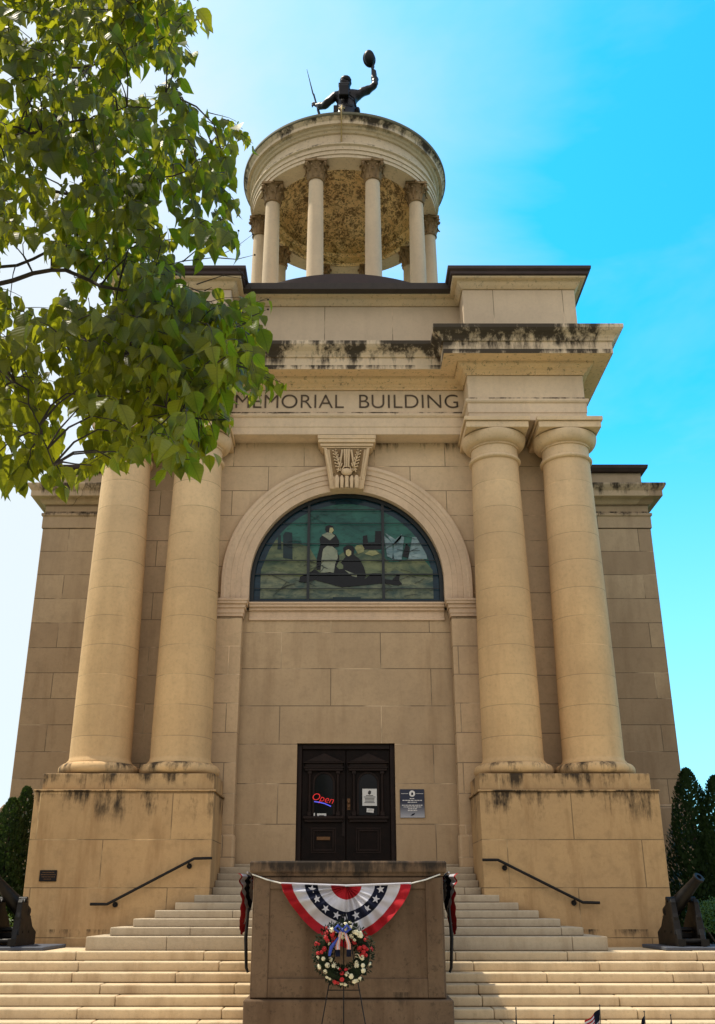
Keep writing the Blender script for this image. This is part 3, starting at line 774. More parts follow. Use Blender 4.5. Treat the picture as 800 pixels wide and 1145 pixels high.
link('copper_edge', bm, M_green, ent, smooth=True, sharp=25)
# joints in the rotunda frieze
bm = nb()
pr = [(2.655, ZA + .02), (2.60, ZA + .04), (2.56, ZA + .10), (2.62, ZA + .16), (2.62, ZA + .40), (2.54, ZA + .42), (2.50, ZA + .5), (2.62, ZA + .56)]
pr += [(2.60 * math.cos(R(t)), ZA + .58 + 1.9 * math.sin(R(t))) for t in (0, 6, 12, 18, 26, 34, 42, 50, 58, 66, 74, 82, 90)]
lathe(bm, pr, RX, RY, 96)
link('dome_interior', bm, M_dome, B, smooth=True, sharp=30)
bm = nb()
pr = [(3.5, ZA + 1.50), (3.2, ZA + 1.72), (2.9, ZA + 1.95), (2.2, ZA + 2.35), (1.4, ZA + 2.62), (1.0, ZA + 2.68), (1.0, ZA + 2.98), (.01, ZA + 2.98)]
lathe(bm, pr, RX, RY, 64)
link('dome_roof', bm, M_green, B, smooth=True, sharp=30)

# ------------------------------------------------------------------ doors
def doors():
    bm = nb(); yd = YR + .10
    box(bm, DX0 + .003, DX0 + .12, yd, yd + .18, DZ0 + .005, DZ1 - .003); box(bm, DX1 - .12, DX1 - .003, yd, yd + .18, DZ0 + .005, DZ1 - .003); box(bm, DX0 + .121, DX1 - .121, yd, yd + .18, DZ1 - .13, DZ1 - .004)
    link('door_frame', bm, M_wood2, B, bevel=.01)
    mid = (DX0 + DX1) / 2
    for s in (-1, 1):
        x0, x1 = (DX0 + .125, mid - .006) if s < 0 else (mid + .006, DX1 - .125)
        w = x1 - x0; cx = (x0 + x1) / 2; yf = yd + .06
        zt = DZ1 - .135
        bm = nb(); box(bm, x0, x1, yf, yf + .07, DZ0 + .01, zt)
        d = link('door', bm, M_wood, B, bevel=.006)
        gz0, gz1 = 1.98, 2.72                        # glass: arched
        bm = nb(); hw = .22; cz = gz1
        pts = [(cx - hw, yf - .004, gz0), (cx + hw, yf - .004, gz0)] + [(cx + hw * math.cos(t), yf - .004, cz + hw * math.sin(t)) for t in [math.pi * i / 14 for i in range(15)]]
        bm.faces.new([bm.verts.new(p) for p in pts]); link('pane', bm, M_pane, d)
        bm = nb()
        for r0, r1, yy in ((hw, hw + .05, .03),):     # arched surround
            for i in range(14):
                a, b = math.pi * i / 14, math.pi * (i + 1) / 14
                prism(bm, [(cx + r0 * math.cos(a), yf - yy, cz + r0 * math.sin(a)), (cx + r0 * math.cos(b), yf - yy, cz + r0 * math.sin(b)), (cx + r1 * math.cos(b), yf - yy, cz + r1 * math.sin(b)), (cx + r1 * math.cos(a), yf - yy, cz + r1 * math.sin(a))], (0, yy, 0))
            for q in (-1, 1):
                a, b = sorted((cx + q * r0, cx + q * r1)); box(bm, a, b, yf - yy, yf, gz0, cz)
        for q in (-1, 1):                             # colonnettes
            xx = cx + q * (hw + .12)
            tube(bm, [(xx, yf - .03, gz0 + .08), (xx, yf - .03, 2.93)], [.036, .03], 10)
            box(bm, xx - .05, xx + .05, yf - .07, yf, gz0 - .02, gz0 + .08); box(bm, xx - .05, xx + .05, yf - .07, yf, 2.93, 3.0)
        box(bm, cx - w * .44, cx + w * .44, yf - .08, yf, 3.002, 3.06); box(bm, cx - w * .46, cx + w * .46, yf - .10, yf, 3.062, 3.10)
        box(bm, cx - w * .43, cx + w * .43, yf - .055, yf, 3.102, 3.18); box(bm, cx - w * .47, cx + w * .47, yf - .11, yf, 3.182, 3.215)
        prism(bm, [(cx - w * .44, yf - .09, 3.217), (cx + w * .44, yf - .09, 3.217), (cx, yf - .09, 3.42)], (0, .085, 0))
        box(bm, cx - w * .46, cx + w * .46, yf - .10, yf, gz0 - .09, gz0 - .025); box(bm, cx - w * .43, cx + w * .43, yf - .06, yf, gz0 - .16, gz0 - .092)
        link('door_surround', bm, M_wood2, d, bevel=.006)
        bm = nb(); zc = 1.42
        for e, yy in ((.0, .012), (.05, .026)):
            for (a, b, c_, d_) in ((cx - .30 + e, cx + .30 - e, zc - .30 + e, zc - .26 + e), (cx - .30 + e, cx + .30 - e, zc + .24 - e, zc + .28 - e), (cx - .30 + e, cx - .26 + e, zc - .258 + e, zc + .238 - e), (cx + .26 - e, cx + .30 - e, zc - .258 + e, zc + .238 - e)):
                box(bm, a, b, yf - yy, yf, c_, d_)
        link('door_panel', bm, M_wood2, d, bevel=.005)
        if s < 0:
            bm = nb(); box(bm, cx - .16, cx + .16, yf - .03, yf - .005, 1.41, 1.49); link('mail_slot', bm, M_brass, d, bevel=.006)
            bm = nb(); box(bm, x1 - .09, x1 - .02, yf - .02, yf, 1.5, 2.35); link('astragal', bm, M_wood2, d)
        else:
            bm = nb(); ball(bm, (x0 + .06, yf - .05, 2.27), .035, 2); ball(bm, (x0 + .06, yf - .03, 2.16), .028, 2); box(bm, x0 + .025, x0 + .095, yf - .015, yf, 2.1, 2.36)
            link('door_handle', bm, M_brass, d, smooth=True)
    return yd + .06, mid
yf, mid = doors()
def px(x, y, Y): v = at(x, y, Y); return v.x, v.z
# neon sign
x, z = px(361, 893, yf - .03)
M_neon, nt, b, o_ = newmat('neon_red'); b.inputs['Base Color'].default_value = (.6, .02, .02, 1); b.inputs['Emission Color'].default_value = (1, .03, .03, 1); b.inputs['Emission Strength'].default_value = .4
M_neonb, nt, b, o_ = newmat('neon_blue'); b.inputs['Base Color'].default_value = (.1, .1, .7, 1); b.inputs['Emission Color'].default_value = (.12, .15, 1, 1); b.inputs['Emission Strength'].default_value = .6
t = text('Open', .235, (x, yf - .045, z), M_neon, 'neon_sign', None, ext=.006, rot=(R(90), R(12), 0), shear=.25, bold=-.003)
tag(t, 'glowing red neon Open sign with blue underline in the left door window', 'neon sign')
bm = nb(); tube(bm, [Vector((x - .2, yf - .045, z - .07)), Vector((x - .08, yf - .045, z - .085)), Vector((x + .05, yf - .045, z - .115)), Vector((x + .2, yf - .045, z - .18))], .012, 6)
u = link('neon_underline', bm, M_neonb, None, loc=(x, yf - .045, z)); 
u.parent = t; u.matrix_parent_inverse = Matrix.Identity(4); u.location = (0, 0, 0)
bpy.context.view_layer.update()
u.matrix_parent_inverse = t.matrix_world.inverted() @ Matrix.Translation(Vector((x, yf - .045, z)))
# letters and card in the door windows
def paper(px0, py0, px1, py1, lab, lines=6, seal=True, name='paper_notice', tilt=0):
    Y = yf - .05; a = at(px0, py1, Y); b2 = at(px1, py0, Y); L = ((a.x + b2.x) / 2, Y, a.z)
    w, h = b2.x - a.x, b2.z - a.z
    t = empty(name, L, lab, 'notice')
    bm = nb(); box(bm, a.x, b2.x, Y - .002, Y + .002, a.z, b2.z); s_ = link('sheet', bm, M_paper, t)
    bm = nb(); cx = (a.x + b2.x) / 2
    if seal:
        ball(bm, (cx, Y - .004, b2.z - h * .22), w * .13, 1, (1, .05, 1.2))
    for i in range(lines):
        zz = b2.z - h * (.40 + .5 * i / max(1, lines)) if seal else b2.z - h * (.2 + .6 * i / max(1, lines)); ww = w * random.uniform(.30, .42) if i else w * .25
        box(bm, cx - ww, cx + ww, Y - .005, Y - .003, zz - h * .018, zz + h * .018)
    link('printing', bm, M_ink, t)
    if tilt: t.rotation_euler = (0, R(tilt), 0)
paper(405.5, 882, 421.5, 901, 'white printed letter with a seal taped inside the right door window')
paper(410, 904, 418, 908.5, 'small white slip taped under the letter on the right door', 2, False, 'paper_slip', 6)
x, z = px(359, 912, yf - .05)
bm = nb(); box(bm, x - .09, x + .13, yf - .05, yf - .045, z - .06, z + .05); box(bm, x - .17, x - .14, yf - .05, yf - .045, z - .06, z + .06)
bm2 = bm; o = link('window_card', bm2, M_paper, loc=(x, yf - .05, z - .06)); tag(o, 'little white card standing at the foot of the left door window', 'card')
bm = nb(); box(bm, x - .04, x + .08, yf - .054, yf - .0505, z - .06, z + .01); 
u = link('card_printing', bm, M_ink, o)

# blue sign
def blue_sign():
    Y = YR - .03; a = at(448, 914.3, Y); b2 = at(474.5, 882.5, Y); w, h = b2.x - a.x, b2.z - a.z; cx = (a.x + b2.x) / 2
    t = empty('information_sign', (cx, Y, a.z), 'dark blue to white printed sign with a round white seal beside the doors', 'sign')
    m, nt, b, out = newmat('blue_sign_face'); n = N(nt)
    g = n.new('ShaderNodeNewGeometry'); sp = n.new('ShaderNodeSeparateXYZ'); n.link(g.outputs['Position'], sp.inputs[0])
    f = n.ramp(sp.outputs[2], a.z + EYE, a.z + EYE + h * .62, 1, 0)
    f = n.math('POWER', f, 1.8)
    n.link(n.mix(f, (.012, .017, .045, 1), (.42, .43, .47, 1)), b.inputs['Base Color']); b.inputs['Roughness'].default_value = .35
    bm = nb(); box(bm, a.x, b2.x, Y, Y + .028, a.z, b2.z); link('panel', bm, m, t, bevel=.004)
    bm = nb(); zc = b2.z - h * .155; r = w * .125
    prism(bm, [(cx + r * math.cos(2 * math.pi * i / 24), Y - .004, zc + r * math.sin(2 * math.pi * i / 24)) for i in range(24)], (0, .003, 0))
    seal = link('seal', bm, M_white, t)
    bm = nb(); prism(bm, [(cx - r * .3, Y - .007, zc - r * .45), (cx + r * .3, Y - .007, zc - r * .45), (cx + r * .35, Y - .007, zc), (cx, Y - .007, zc + r * .55), (cx - r * .35, Y - .007, zc)], (0, .002, 0))
    link('seal_mark', bm, M_navy, seal)
    bm = nb()
    for q in (-1, 1):
        aa, bb = sorted((cx + q * w * .16, cx + q * w * .46)); box(bm, aa, bb, Y - .003, Y - .001, zc - .004, zc + .004)
    random.seed(5)
    for fr, ww in ((.33, .10), (.395, .40), (.46, .19), (.565, .43), (.625, .36), (.69, .18), (.75, .19)):
        xx = cx - ww * w
        while xx < cx + ww * w:
            wl = random.uniform(.02, .06); e = min(xx + wl, cx + ww * w)
            box(bm, xx, e, Y - .003, Y - .001, b2.z - h * fr - .009, b2.z - h * fr + .009); xx = e + .012
    link('lettering', bm, M_white, t)
    bm = nb(); zz = a.z + h * .12
    prism(bm, [(cx - .05, Y - .004, zz - .03), (cx - .01, Y - .004, zz + .005), (cx + .06, Y - .004, zz + .03), (cx + .04, Y - .004, zz - .01), (cx, Y - .004, zz - .03)], (0, .003, 0))
    link('emblem', bm, M_navy, t)
blue_sign()
# bronze plaque
Y = 22.15 - .03; a = at(43.5, 985.5, Y); b2 = at(64, 973, Y)
t = empty('bronze_plaque', ((a.x + b2.x) / 2, Y, a.z), 'small dark bronze plaque on the left pedestal', 'plaque')
bm = nb(); box(bm, a.x, b2.x, Y, Y + .03, a.z, b2.z); link('plate', bm, M_bronze2, t, bevel=.006)
bm = nb()
for i in range(4):
    zz = b2.z - (b2.z - a.z) * (.2 + .2 * i); ww = (.12, .15, .13, .08)[i]; cx = (a.x + b2.x) / 2; xx = cx - ww
    while xx < cx + ww: box(bm, xx, xx + .022, Y - .003, Y + .001, zz - .008, zz + .008); xx += .032
link('lettering', bm, M_brass, t)

# ------------------------------------------------------------------ handrails
def rail(s):
    Y = 22.03
    P_ = [(101, 1011), (120, 1011), (217.5, 960), (237.5, 959.5)] if s < 0 else [(539.5, 961.5), (557, 961.5), (652, 1009), (671, 1009.5)]
    pts = [at(x, y, Y) for x, y in P_]
    zlo = min(p.z for p in pts)
    t = empty('handrail', ((pts[0].x + pts[-1].x) / 2, Y, zlo), 'black iron handrail on the front of the %s pedestal' % ('left' if s < 0 else 'right'), 'handrail', 'handrails beside the steps')
    bm = nb()
    fine = []
    for i in range(len(pts) - 1):
        for k in range(6): fine.append(pts[i].lerp(pts[i + 1], k / 6))
    fine.append(pts[-1]); tube(bm, fine, .03, 10); link('rail', bm, M_iron, t, smooth=True)
    for x, y in ([(129, 1011.5), (212, 968.5)] if s < 0 else [(564.5, 970.5), (642, 1009.5)]):
        q = at(x, y, 22.13)
        bm = nb(); tube(bm, [(q.x, 22.148, q.z), (q.x, 22.115, q.z)], .055, 14); tube(bm, [(q.x, 22.12, q.z), (q.x, 22.04, q.z), (q.x, 22.03, q.z + .07)], .016, 8)
        link('bracket', bm, M_iron, t, smooth=True)
rail(-1); rail(1)

# ------------------------------------------------------------------ cannons
def cannon(s):
    cx = 6.62 * s; cy = 20.85; z0 = ZL + .08
    t = empty('cannon', (cx, cy, ZL), 'dark iron cannon on a stepped carriage %s' % ('left of the steps beside the plaque' if s < 0 else 'at the right end of the landing'), 'cannon', 'cannons on the landing')
    bm = nb()                                       # slab under it
    box(bm, cx - .62, cx + .95, cy - .60, cy + 1.2, ZL + .002, z0); link('carriage_slab', bm, M_slab, t, bevel=.015) if s > 0 else link('carriage_slab', bm, M_slab, t, bevel=.015)
    for q in (-1, 1):
        x = cx + q * .25
        prof = [(-.52, 0), (.95, 0), (.95, .28), (.62, .42), (.48, .58), (.20, .80), (.10, .98), (-.06, 1.04), (-.16, .94), (-.24, 1.02), (-.30, .94), (-.30, .80), (-.36, .62), (-.34, .45), (-.44, .25)]
        bm = nb(); prism(bm, [(x - .055, cy + a, z0 + b) for a, b in prof], (.11, 0, 0)); c = link('cheek', bm, M_cannon, t, bevel=.012)
        bm = nb(); box(bm, x - .085, x + .085, cy - .56, cy - .525, z0 + .02, z0 + .16); tube(bm, [(x - .07, cy - .25, z0 + .55), (x + .07, cy - .25, z0 + .55)], .06, 10)
        link('foot_plate', bm, M_cannon, c, smooth=True)
        for by in (-.05, .4): bm = nb(); tube(bm, [(x - .065, cy + by, z0 + .3), (x + .065, cy + by, z0 + .3)], .03, 8); link('bolt', bm, M_cannon, c, smooth=True)
        bm = nb(); prism(bm, [(x - .085, cy - .40, z0 + .24), (x + .085, cy - .40, z0 + .24), (x + .05, cy - .30, z0 + .9), (x - .05, cy - .30, z0 + .9)], (0, .06, 0)); link('front_strut', bm, M_cannon, c, bevel=.008)
    for yy, zz in ((-.38, .12), (.1, .35), (.6, .15)): bm = nb(); tube(bm, [(cx - .2, cy + yy, z0 + zz), (cx + .2, cy + yy, z0 + zz)], .05, 10); link('cross_rod', bm, M_cannon, t, smooth=True)
    bm = nb(); box(bm, cx - .195, cx + .195, cy + .1, cy + .8, z0 + .18, z0 + .28); link('transom', bm, M_cannon, t, smooth=True)
    # barrel: muzzle up, toward the street and outward
    d = Vector((s * .40, -.72, .66)).normalized(); tr = Vector((cx, cy - .02, z0 + 1.0))
    Lb = [(-.95, .05), (-.90, .09), (-.84, .07), (-.78, .09), (-.74, .17), (-.66, .215), (-.45, .22), (0, .20), (.02, .19), (.6, .15), (.95, .128), (1.0, .15), (1.05, .155), (1.08, .145), (1.08, .075), (.7, .07)]
    bm = nb(); n_ = 28; u = d.orthogonal().normalized(); w = d.cross(u); rings = []
    for l, r in Lb:
        l *= .72; rr = r * .80
        rings.append([bm.verts.new(tr + d * l + (u * math.cos(2 * math.pi * k / n_) + w * math.sin(2 * math.pi * k / n_)) * rr) for k in range(n_)])
    for A_, B_ in zip(rings, rings[1:]):
        for k in range(n_): bm.faces.new([A_[k], A_[(k + 1) % n_], B_[(k + 1) % n_], B_[k]])
    bm.faces.new(rings[0][::-1]); bm.faces.new(rings[-1])
    bl = link('barrel', bm, M_cannon, t, smooth=True, sharp=40)
    bm = nb(); h = Vector((1, 0, 0)); tube(bm, [tr - h * .32, tr + h * .32], .065, 14); link('trunnion', bm, M_cannon, bl, smooth=True)
M_slab = plain('blue_grey_slab', (.06, .07, .095), .7)
cannon(-1); cannon(1)
for o in COL.objects:
    if o.name.startswith('cannon'): o.scale = (.90, .90, .84)

# ------------------------------------------------------------------ brown block, bunting, wreath, easel
BX0, BX1, BY0, BY1 = -1.53, 1.575, 17.1, 19.75
bt = empty('stone_block', (0, 17.1, -EYE), 'large brown stone block with a panelled face in the middle of the steps', 'stone block')
bm = nb(); box(bm, BX0, BX1, BY0, BY1, -1.38, .43)
link('block_body', bm, M_block, bt, bevel=.02, seg=2)
bm = nb(); box(bm, BX0 - .09, BX1 + .10, BY0 - .09, BY1 + .05, -EYE + .0, -1.382)
link('block_base', bm, M_block, bt, bevel=.03, seg=2)
bm = nb()
sweep(bm, [(BX0, BY1), (BX0, BY0), (BX1, BY0), (BX1, BY1)], [(-.5, .432), (.015, .432), (.02, .47), (.06, .50), (.06, .64), (.045, .668), (-.5, .668)])
box(bm, BX0 + .3, BX1 - .3, BY0 + .3, BY1, .50, .667)
link('block_cap', bm, M_block, bt, bevel=.012, seg=2)
bm = nb()                                          # raised border around the sunk panel
X0, X1 = at(301, 1040, BY0).x, at(477, 1040, BY0).x; Z1, Z0 = at(388, 994, BY0).z, at(388, 1094, BY0).z
yb = BY0 - .03
for a, b, c_, d_ in ((BX0 + .03, X0, -1.36, .41), (X1, BX1 - .03, -1.36, .41), (X0 + .001, X1 - .001, Z1, .41), (X0 + .001, X1 - .001, -1.36, Z0)):
    box(bm, a, b, yb, BY0 + .01, c_, d_)
link('block_border', bm, M_block, bt, bevel=.012, seg=2)

YB = yb - .05
def star_pts(c, r, rot):
    return [Vector((c[0] + (r if i % 2 == 0 else r * .4) * math.cos(rot + math.pi * i / 5), 0, c[1] + (r if i % 2 == 0 else r * .4) * math.sin(rot + math.pi * i / 5))) for i in range(10)]
def bunting_fan(label, T, W, H, fullcord, narrow=1.0, pl=1.0):
    """T maps local (x, depth, z) to the place; origin = middle of the top hem"""
    o0 = T(0, 0, 0)
    t = empty('bunting', o0, label, 'bunting', 'patriotic buntings on the stone block')
    bands = [(0, .235, M_red), (.235, .44, M_wcloth), (.44, .64, M_navy), (.64, .83, M_wcloth), (.83, 1.0, M_red)]
    NA = 120
    def pos(fr, a):
        rr = fr; ex = 1 + .38 * fr; ca, sa = math.cos(a), math.sin(a); x = -W * rr * math.copysign(abs(ca) ** ex, ca); z = -H * rr * abs(sa) ** ex * (1 + .06 * fr)
        pleat = .5 + .5 * math.cos(a * 26); amp = .13 * pl * (.25 + .75 * fr) * (.55 + .45 * math.sin(a * 3.3 + 1))
        sag = .06 * math.sin(a) * fr if pl == 1 else .11 * fr * fr * (.75 + .25 * math.sin(a))
        z *= 1 + .012 * math.sin(a * 9) * fr
        y = -.02 - amp * pleat - sag - .09 * pl * math.sin(a * 4.2 + fr * 9) * fr
        z += -.035 * (1 - abs(math.cos(a)) * rr) * (1 - .2 * fr)
        return (x, y, z)
    for i, (f0, f1, m) in enumerate(bands):
        bm = nb(); M_ = 5; rows = []
        for j in range(M_ + 1):
            fr = f0 + (f1 - f0) * j / M_; fr = max(fr, .02)
            rows.append([bm.verts.new(T(*pos(fr, math.pi * k / NA))) for k in range(NA + 1)])
        for A_, B_ in zip(rows, rows[1:]):
            for k in range(NA): bm.faces.new([A_[k], A_[k + 1], B_[k + 1], B_[k]])
        band = link('cloth_band', bm, m, t, smooth=True, sharp=80)
        if m is M_navy:
            for k in range(9):
                a = math.pi * (.06 + .88 * k / 8); bm = nb()
                base = pos(.54, a); c = (base[0], base[2]); P_ = star_pts(c, .068 * narrow ** .5, a)
                bm.faces.new([bm.verts.new(T(p.x, base[1] - .03, p.z)) for p in P_]); link('star', bm, M_wcloth, band)
    bm = nb(); tube(bm, [T(W * (i / 10 - 1), -.035, -.035 * (1 - abs(i / 10 - 1)) + .01) for i in range(21)], .017, 6); link('top_hem', bm, M_wcloth, t, smooth=True)
    if fullcord:
        bm = nb()
        for s in (-1, 1):
            e = T(s * W, -.03, .01); f_ = T(s * (1.54), .05, .15); tube(bm, [e, (e + f_) / 2 + Vector((0, 0, -.012)), f_], .011, 6)
        link('cord', bm, M_cord, t, smooth=True)
    return t
c0 = at(387.5, 988.5, YB)
bunting_fan('red white and blue fan bunting with stars across the front of the stone block', lambda x, y, z: Vector((c0.x + x, YB + y, c0.z + z)), 1.055, .86, True)
for s, xs_ in ((-1, BX0 - .07), (1, BX1 + .07)):
    zc = at(388, 978, 18.3).z
    bunting_fan('fan bunting hanging on the %s side of the stone block' % ('left' if s < 0 else 'right'), lambda x, y, z, s=s, X=xs_, zc=zc: Vector((X - s * y * 1.5, 18.35 + x, zc + z)), 1.05, .88, False, 1.0, .25)
# ties hanging from the side buntings
for s in (-1, 1):
    xx = (BX0 - .10) if s < 0 else (BX1 + .12)
    bm = nb(); tube(bm, [(xx, 17.5, -.05), (xx + s * .03, 17.5, -.5), (xx + s * (-.0), 17.45, -.95), (xx + s * .0 - .03 * s, 17.45, -1.02)], [.02, .03, .025, .02], 8)
    tag(link('hanging_strap', bm, M_iron, loc=(xx, 17.5, -1.02), smooth=True), 'dark strap hanging beside the %s face of the stone block' % ('left' if s < 0 else 'right'), 'strap', 'straps beside the block')

# easel
YE_ = 16.55
wc = at(384.5, 1065.5, YE_ - .05)
t = empty('wire_easel', (wc.x, YE_, -EYE), 'thin dark wire easel holding the wreath in front of the block', 'easel')
for s in (-1, 1):
    bm = nb(); tube(bm, [(wc.x + s * .03, YE_ + .14, wc.z + .55), (wc.x + s * .38, YE_ - .18, -EYE)], .009, 6); link('front_leg', bm, M_wire, t)
bm = nb(); tube(bm, [(wc.x, YE_ + .16, wc.z + .55), (wc.x, YE_ + .45, -EYE)], .009, 6); link('rear_leg', bm, M_wire, t)
bm = nb(); tube(bm, [(wc.x, YE_ - .0, wc.z - .1), (wc.x, YE_ - .12, -EYE + .25)], .008, 6); tube(bm, [(wc.x - .25, YE_ - .02, wc.z - .52), (wc.x + .25, YE_ - .02, wc.z - .52)], .008, 6); link('crossbar', bm, M_wire, t)
# wreath
def wreath():
    t = empty('wreath', (wc.x, YE_ - .06, wc.z - .42), 'round wreath of cream and red flowers with flag ribbons on an easel', 'wreath')
    Rm, rm = .325, .105; random.seed(11)
    cz, cy = wc.z, YE_ - .1
    def tor(a, b, k=1.0): return Vector((wc.x + (Rm + rm * k * math.cos(b)) * math.cos(a), cy - rm * k * math.sin(b), cz + (Rm + rm * k * math.cos(b)) * math.sin(a)))
    bm = nb(); pts = 40
    rings = [[bm.verts.new(tor(2 * math.pi * i / pts, 2 * math.pi * j / 8, .75)) for j in range(8)] for i in range(pts)]
    for i in range(pts):
        for j in range(8): bm.faces.new([rings[i][j], rings[(i + 1) % pts][j], rings[(i + 1) % pts][(j + 1) % 8], rings[i][(j + 1) % 8]])
    for _ in range(900):
        a, b = random.uniform(0, 2 * math.pi), random.uniform(-.9, math.pi + .9); p = tor(a, b, random.uniform(.8, 1.35))
        d = (p - tor(a, b, 0)).normalized() + Vector([random.uniform(-.8, .8) for _ in range(3)]); d.normalize(); w = d.orthogonal().normalized() * .013
        bm.faces.new([bm.verts.new(p - d * .01 - w * .2), bm.verts.new(p + d * .025 - w), bm.verts.new(p + d * .06), bm.verts.new(p + d * .025 + w)])
    link('foliage', bm, M_darkleaf, t, recalc=False)
    redz = [(0.15, 1), (2.9, 1), (2.3, 1), (4.6, 1), (.5, 1)]
    for _ in range(100):
        a = random.uniform(0, 2 * math.pi); b = random.uniform(.1, math.pi - .1); p = tor(a, b, random.uniform(1.0, 1.3))
        red = any(abs(((a - q + math.pi) % (2 * math.pi)) - math.pi) < .28 for q, _ in redz) and random.random() < .8
        r = random.uniform(.024, .038)
        d = (p - tor(a, b, 0)).normalized()
        bm = nb()
        q = Vector((0, 0, 1)).rotation_difference(d).to_matrix()
        for k in range(6):                            # cupped petals round a bud
            aa = k * math.pi / 3 + random.random() * .3; off = q @ Vector((math.cos(aa) * r * .55, math.sin(aa) * r * .55, 0))
            ball(bm, p + off, r * .62, 1, (1, 1, .7), rot=q)
        ball(bm, p + d * r * .3, r * .5, 1)
        link('flower', bm, M_rose if red else M_cream, t)
    # bow and tails
    bm = nb()
    top = Vector((wc.x - .02, cy - .12, cz + Rm))
    for s in (-1, 1):
        tube(bm, [top, top + Vector((s * .07, -.03, .07)), top + Vector((s * .12, -.02, .02)), top + Vector((s * .05, 0, -.03)), top], [.014, .022, .026, .022, .014], 6)
    ball(bm, top, .035, 1); link('bow', bm, M_blue, t, smooth=True)
    for dx, L, m, m2 in ((-.07, .34, M_pink, M_navy), (.10, .36, M_pink, M_navy)):
        bm = nb()
        def strip(z0, z1, w0, w1, mi, ph):
            n_ = 8; prev = None
            for i in range(n_ + 1):
                f_ = i / n_; z = z0 + (z1 - z0) * f_; w = w0 + (w1 - w0) * f_; xx = top.x + dx * (.3 + .7 * min(1, (top.z - z) / .2)); yy = top.y - .02 + .02 * math.sin(f_ * 6 + ph)
                row = [bm.verts.new((xx - w, yy, z)), bm.verts.new((xx - w * .33, yy - .015, z)), bm.verts.new((xx + w * .33, yy + .004, z)), bm.verts.new((xx + w, yy, z))]
                if prev:
                    for k in range(3): bm.faces.new([prev[k], prev[k + 1], row[k + 1], row[k]]).material_index = mi if not (mi == 0 and k == 1) else 2
                prev = row
        strip(top.z - .02, top.z - .27, .022, .034, 0, dx * 20); strip(top.z - .272, top.z - .37, .034, .037, 1, dx * 20 + 1)
        link('ribbon_tail', bm, [m, m2, M_wcloth], t)
    bm = nb(); tube(bm, [top + Vector((-.06, -.01, -.1)), top + Vector((-.17, -.02, -.24)), top + Vector((-.2, -.02, -.36))], [.012, .03, .02], 6); link('blue_ribbon', bm, M_blue, t, smooth=True)
wreath()

# ------------------------------------------------------------------ little flags
LABS = ['little flag nearest the stone block, furled tight on its stick', 'small flag between the furled flag and the wide open one', 'small flag spread widest open with stars showing', 'small drooping flag second from the right edge', 'rightmost little flag almost at the frame edge']
def flag(i, px_, py_, lean, spread):
    Yf = 15.4; tip = at(px_, py_, Yf); base = Vector((tip.x - lean, Yf + .02, -EYE))
    t = empty('small_flag', base, LABS[i], 'flag', 'small flags stuck in the lawn')
    bm = nb(); tube(bm, [base, tip], .006, 6); ball(bm, tip, .012, 1); link('stick', bm, M_ink, t)
    bm = nb(); d = (base - tip).normalized(); NX, NZ = 10, 14; H = .30; W = .40
    hang = 1 - spread; g = []
    for a in range(NX + 1):
        f_ = a / NX; row = []
        for k in range(NZ + 1):
            h = k / NZ
            p = tip + d * (.05 + H * h)
            out = Vector((-spread * W * f_, .06 * math.sin(f_ * 7 + h * 2) * (.4 + spread), -W * f_ * hang * .8 - .06 * f_ * h))
            row.append(bm.verts.new(p + out))
        g.append(row)
    for a in range(NX):
        for k in range(NZ):
            fc = bm.faces.new([g[a][k], g[a + 1][k], g[a + 1][k + 1], g[a][k + 1]])
            fc.material_index = 2 if (a < 4 and k < 7) else (k % 2)
    link('flag_cloth', bm, [M_red, M_wcloth, M_navy], t, smooth=True, sharp=80)
for i, a in enumerate([(577, 1127, 0, .08), (619.5, 1135.5, .02, .2), (670.8, 1124, .02, .55), (720.5, 1131, .0, .32), (750, 1135, -.02, .12)]): flag(i, *a)

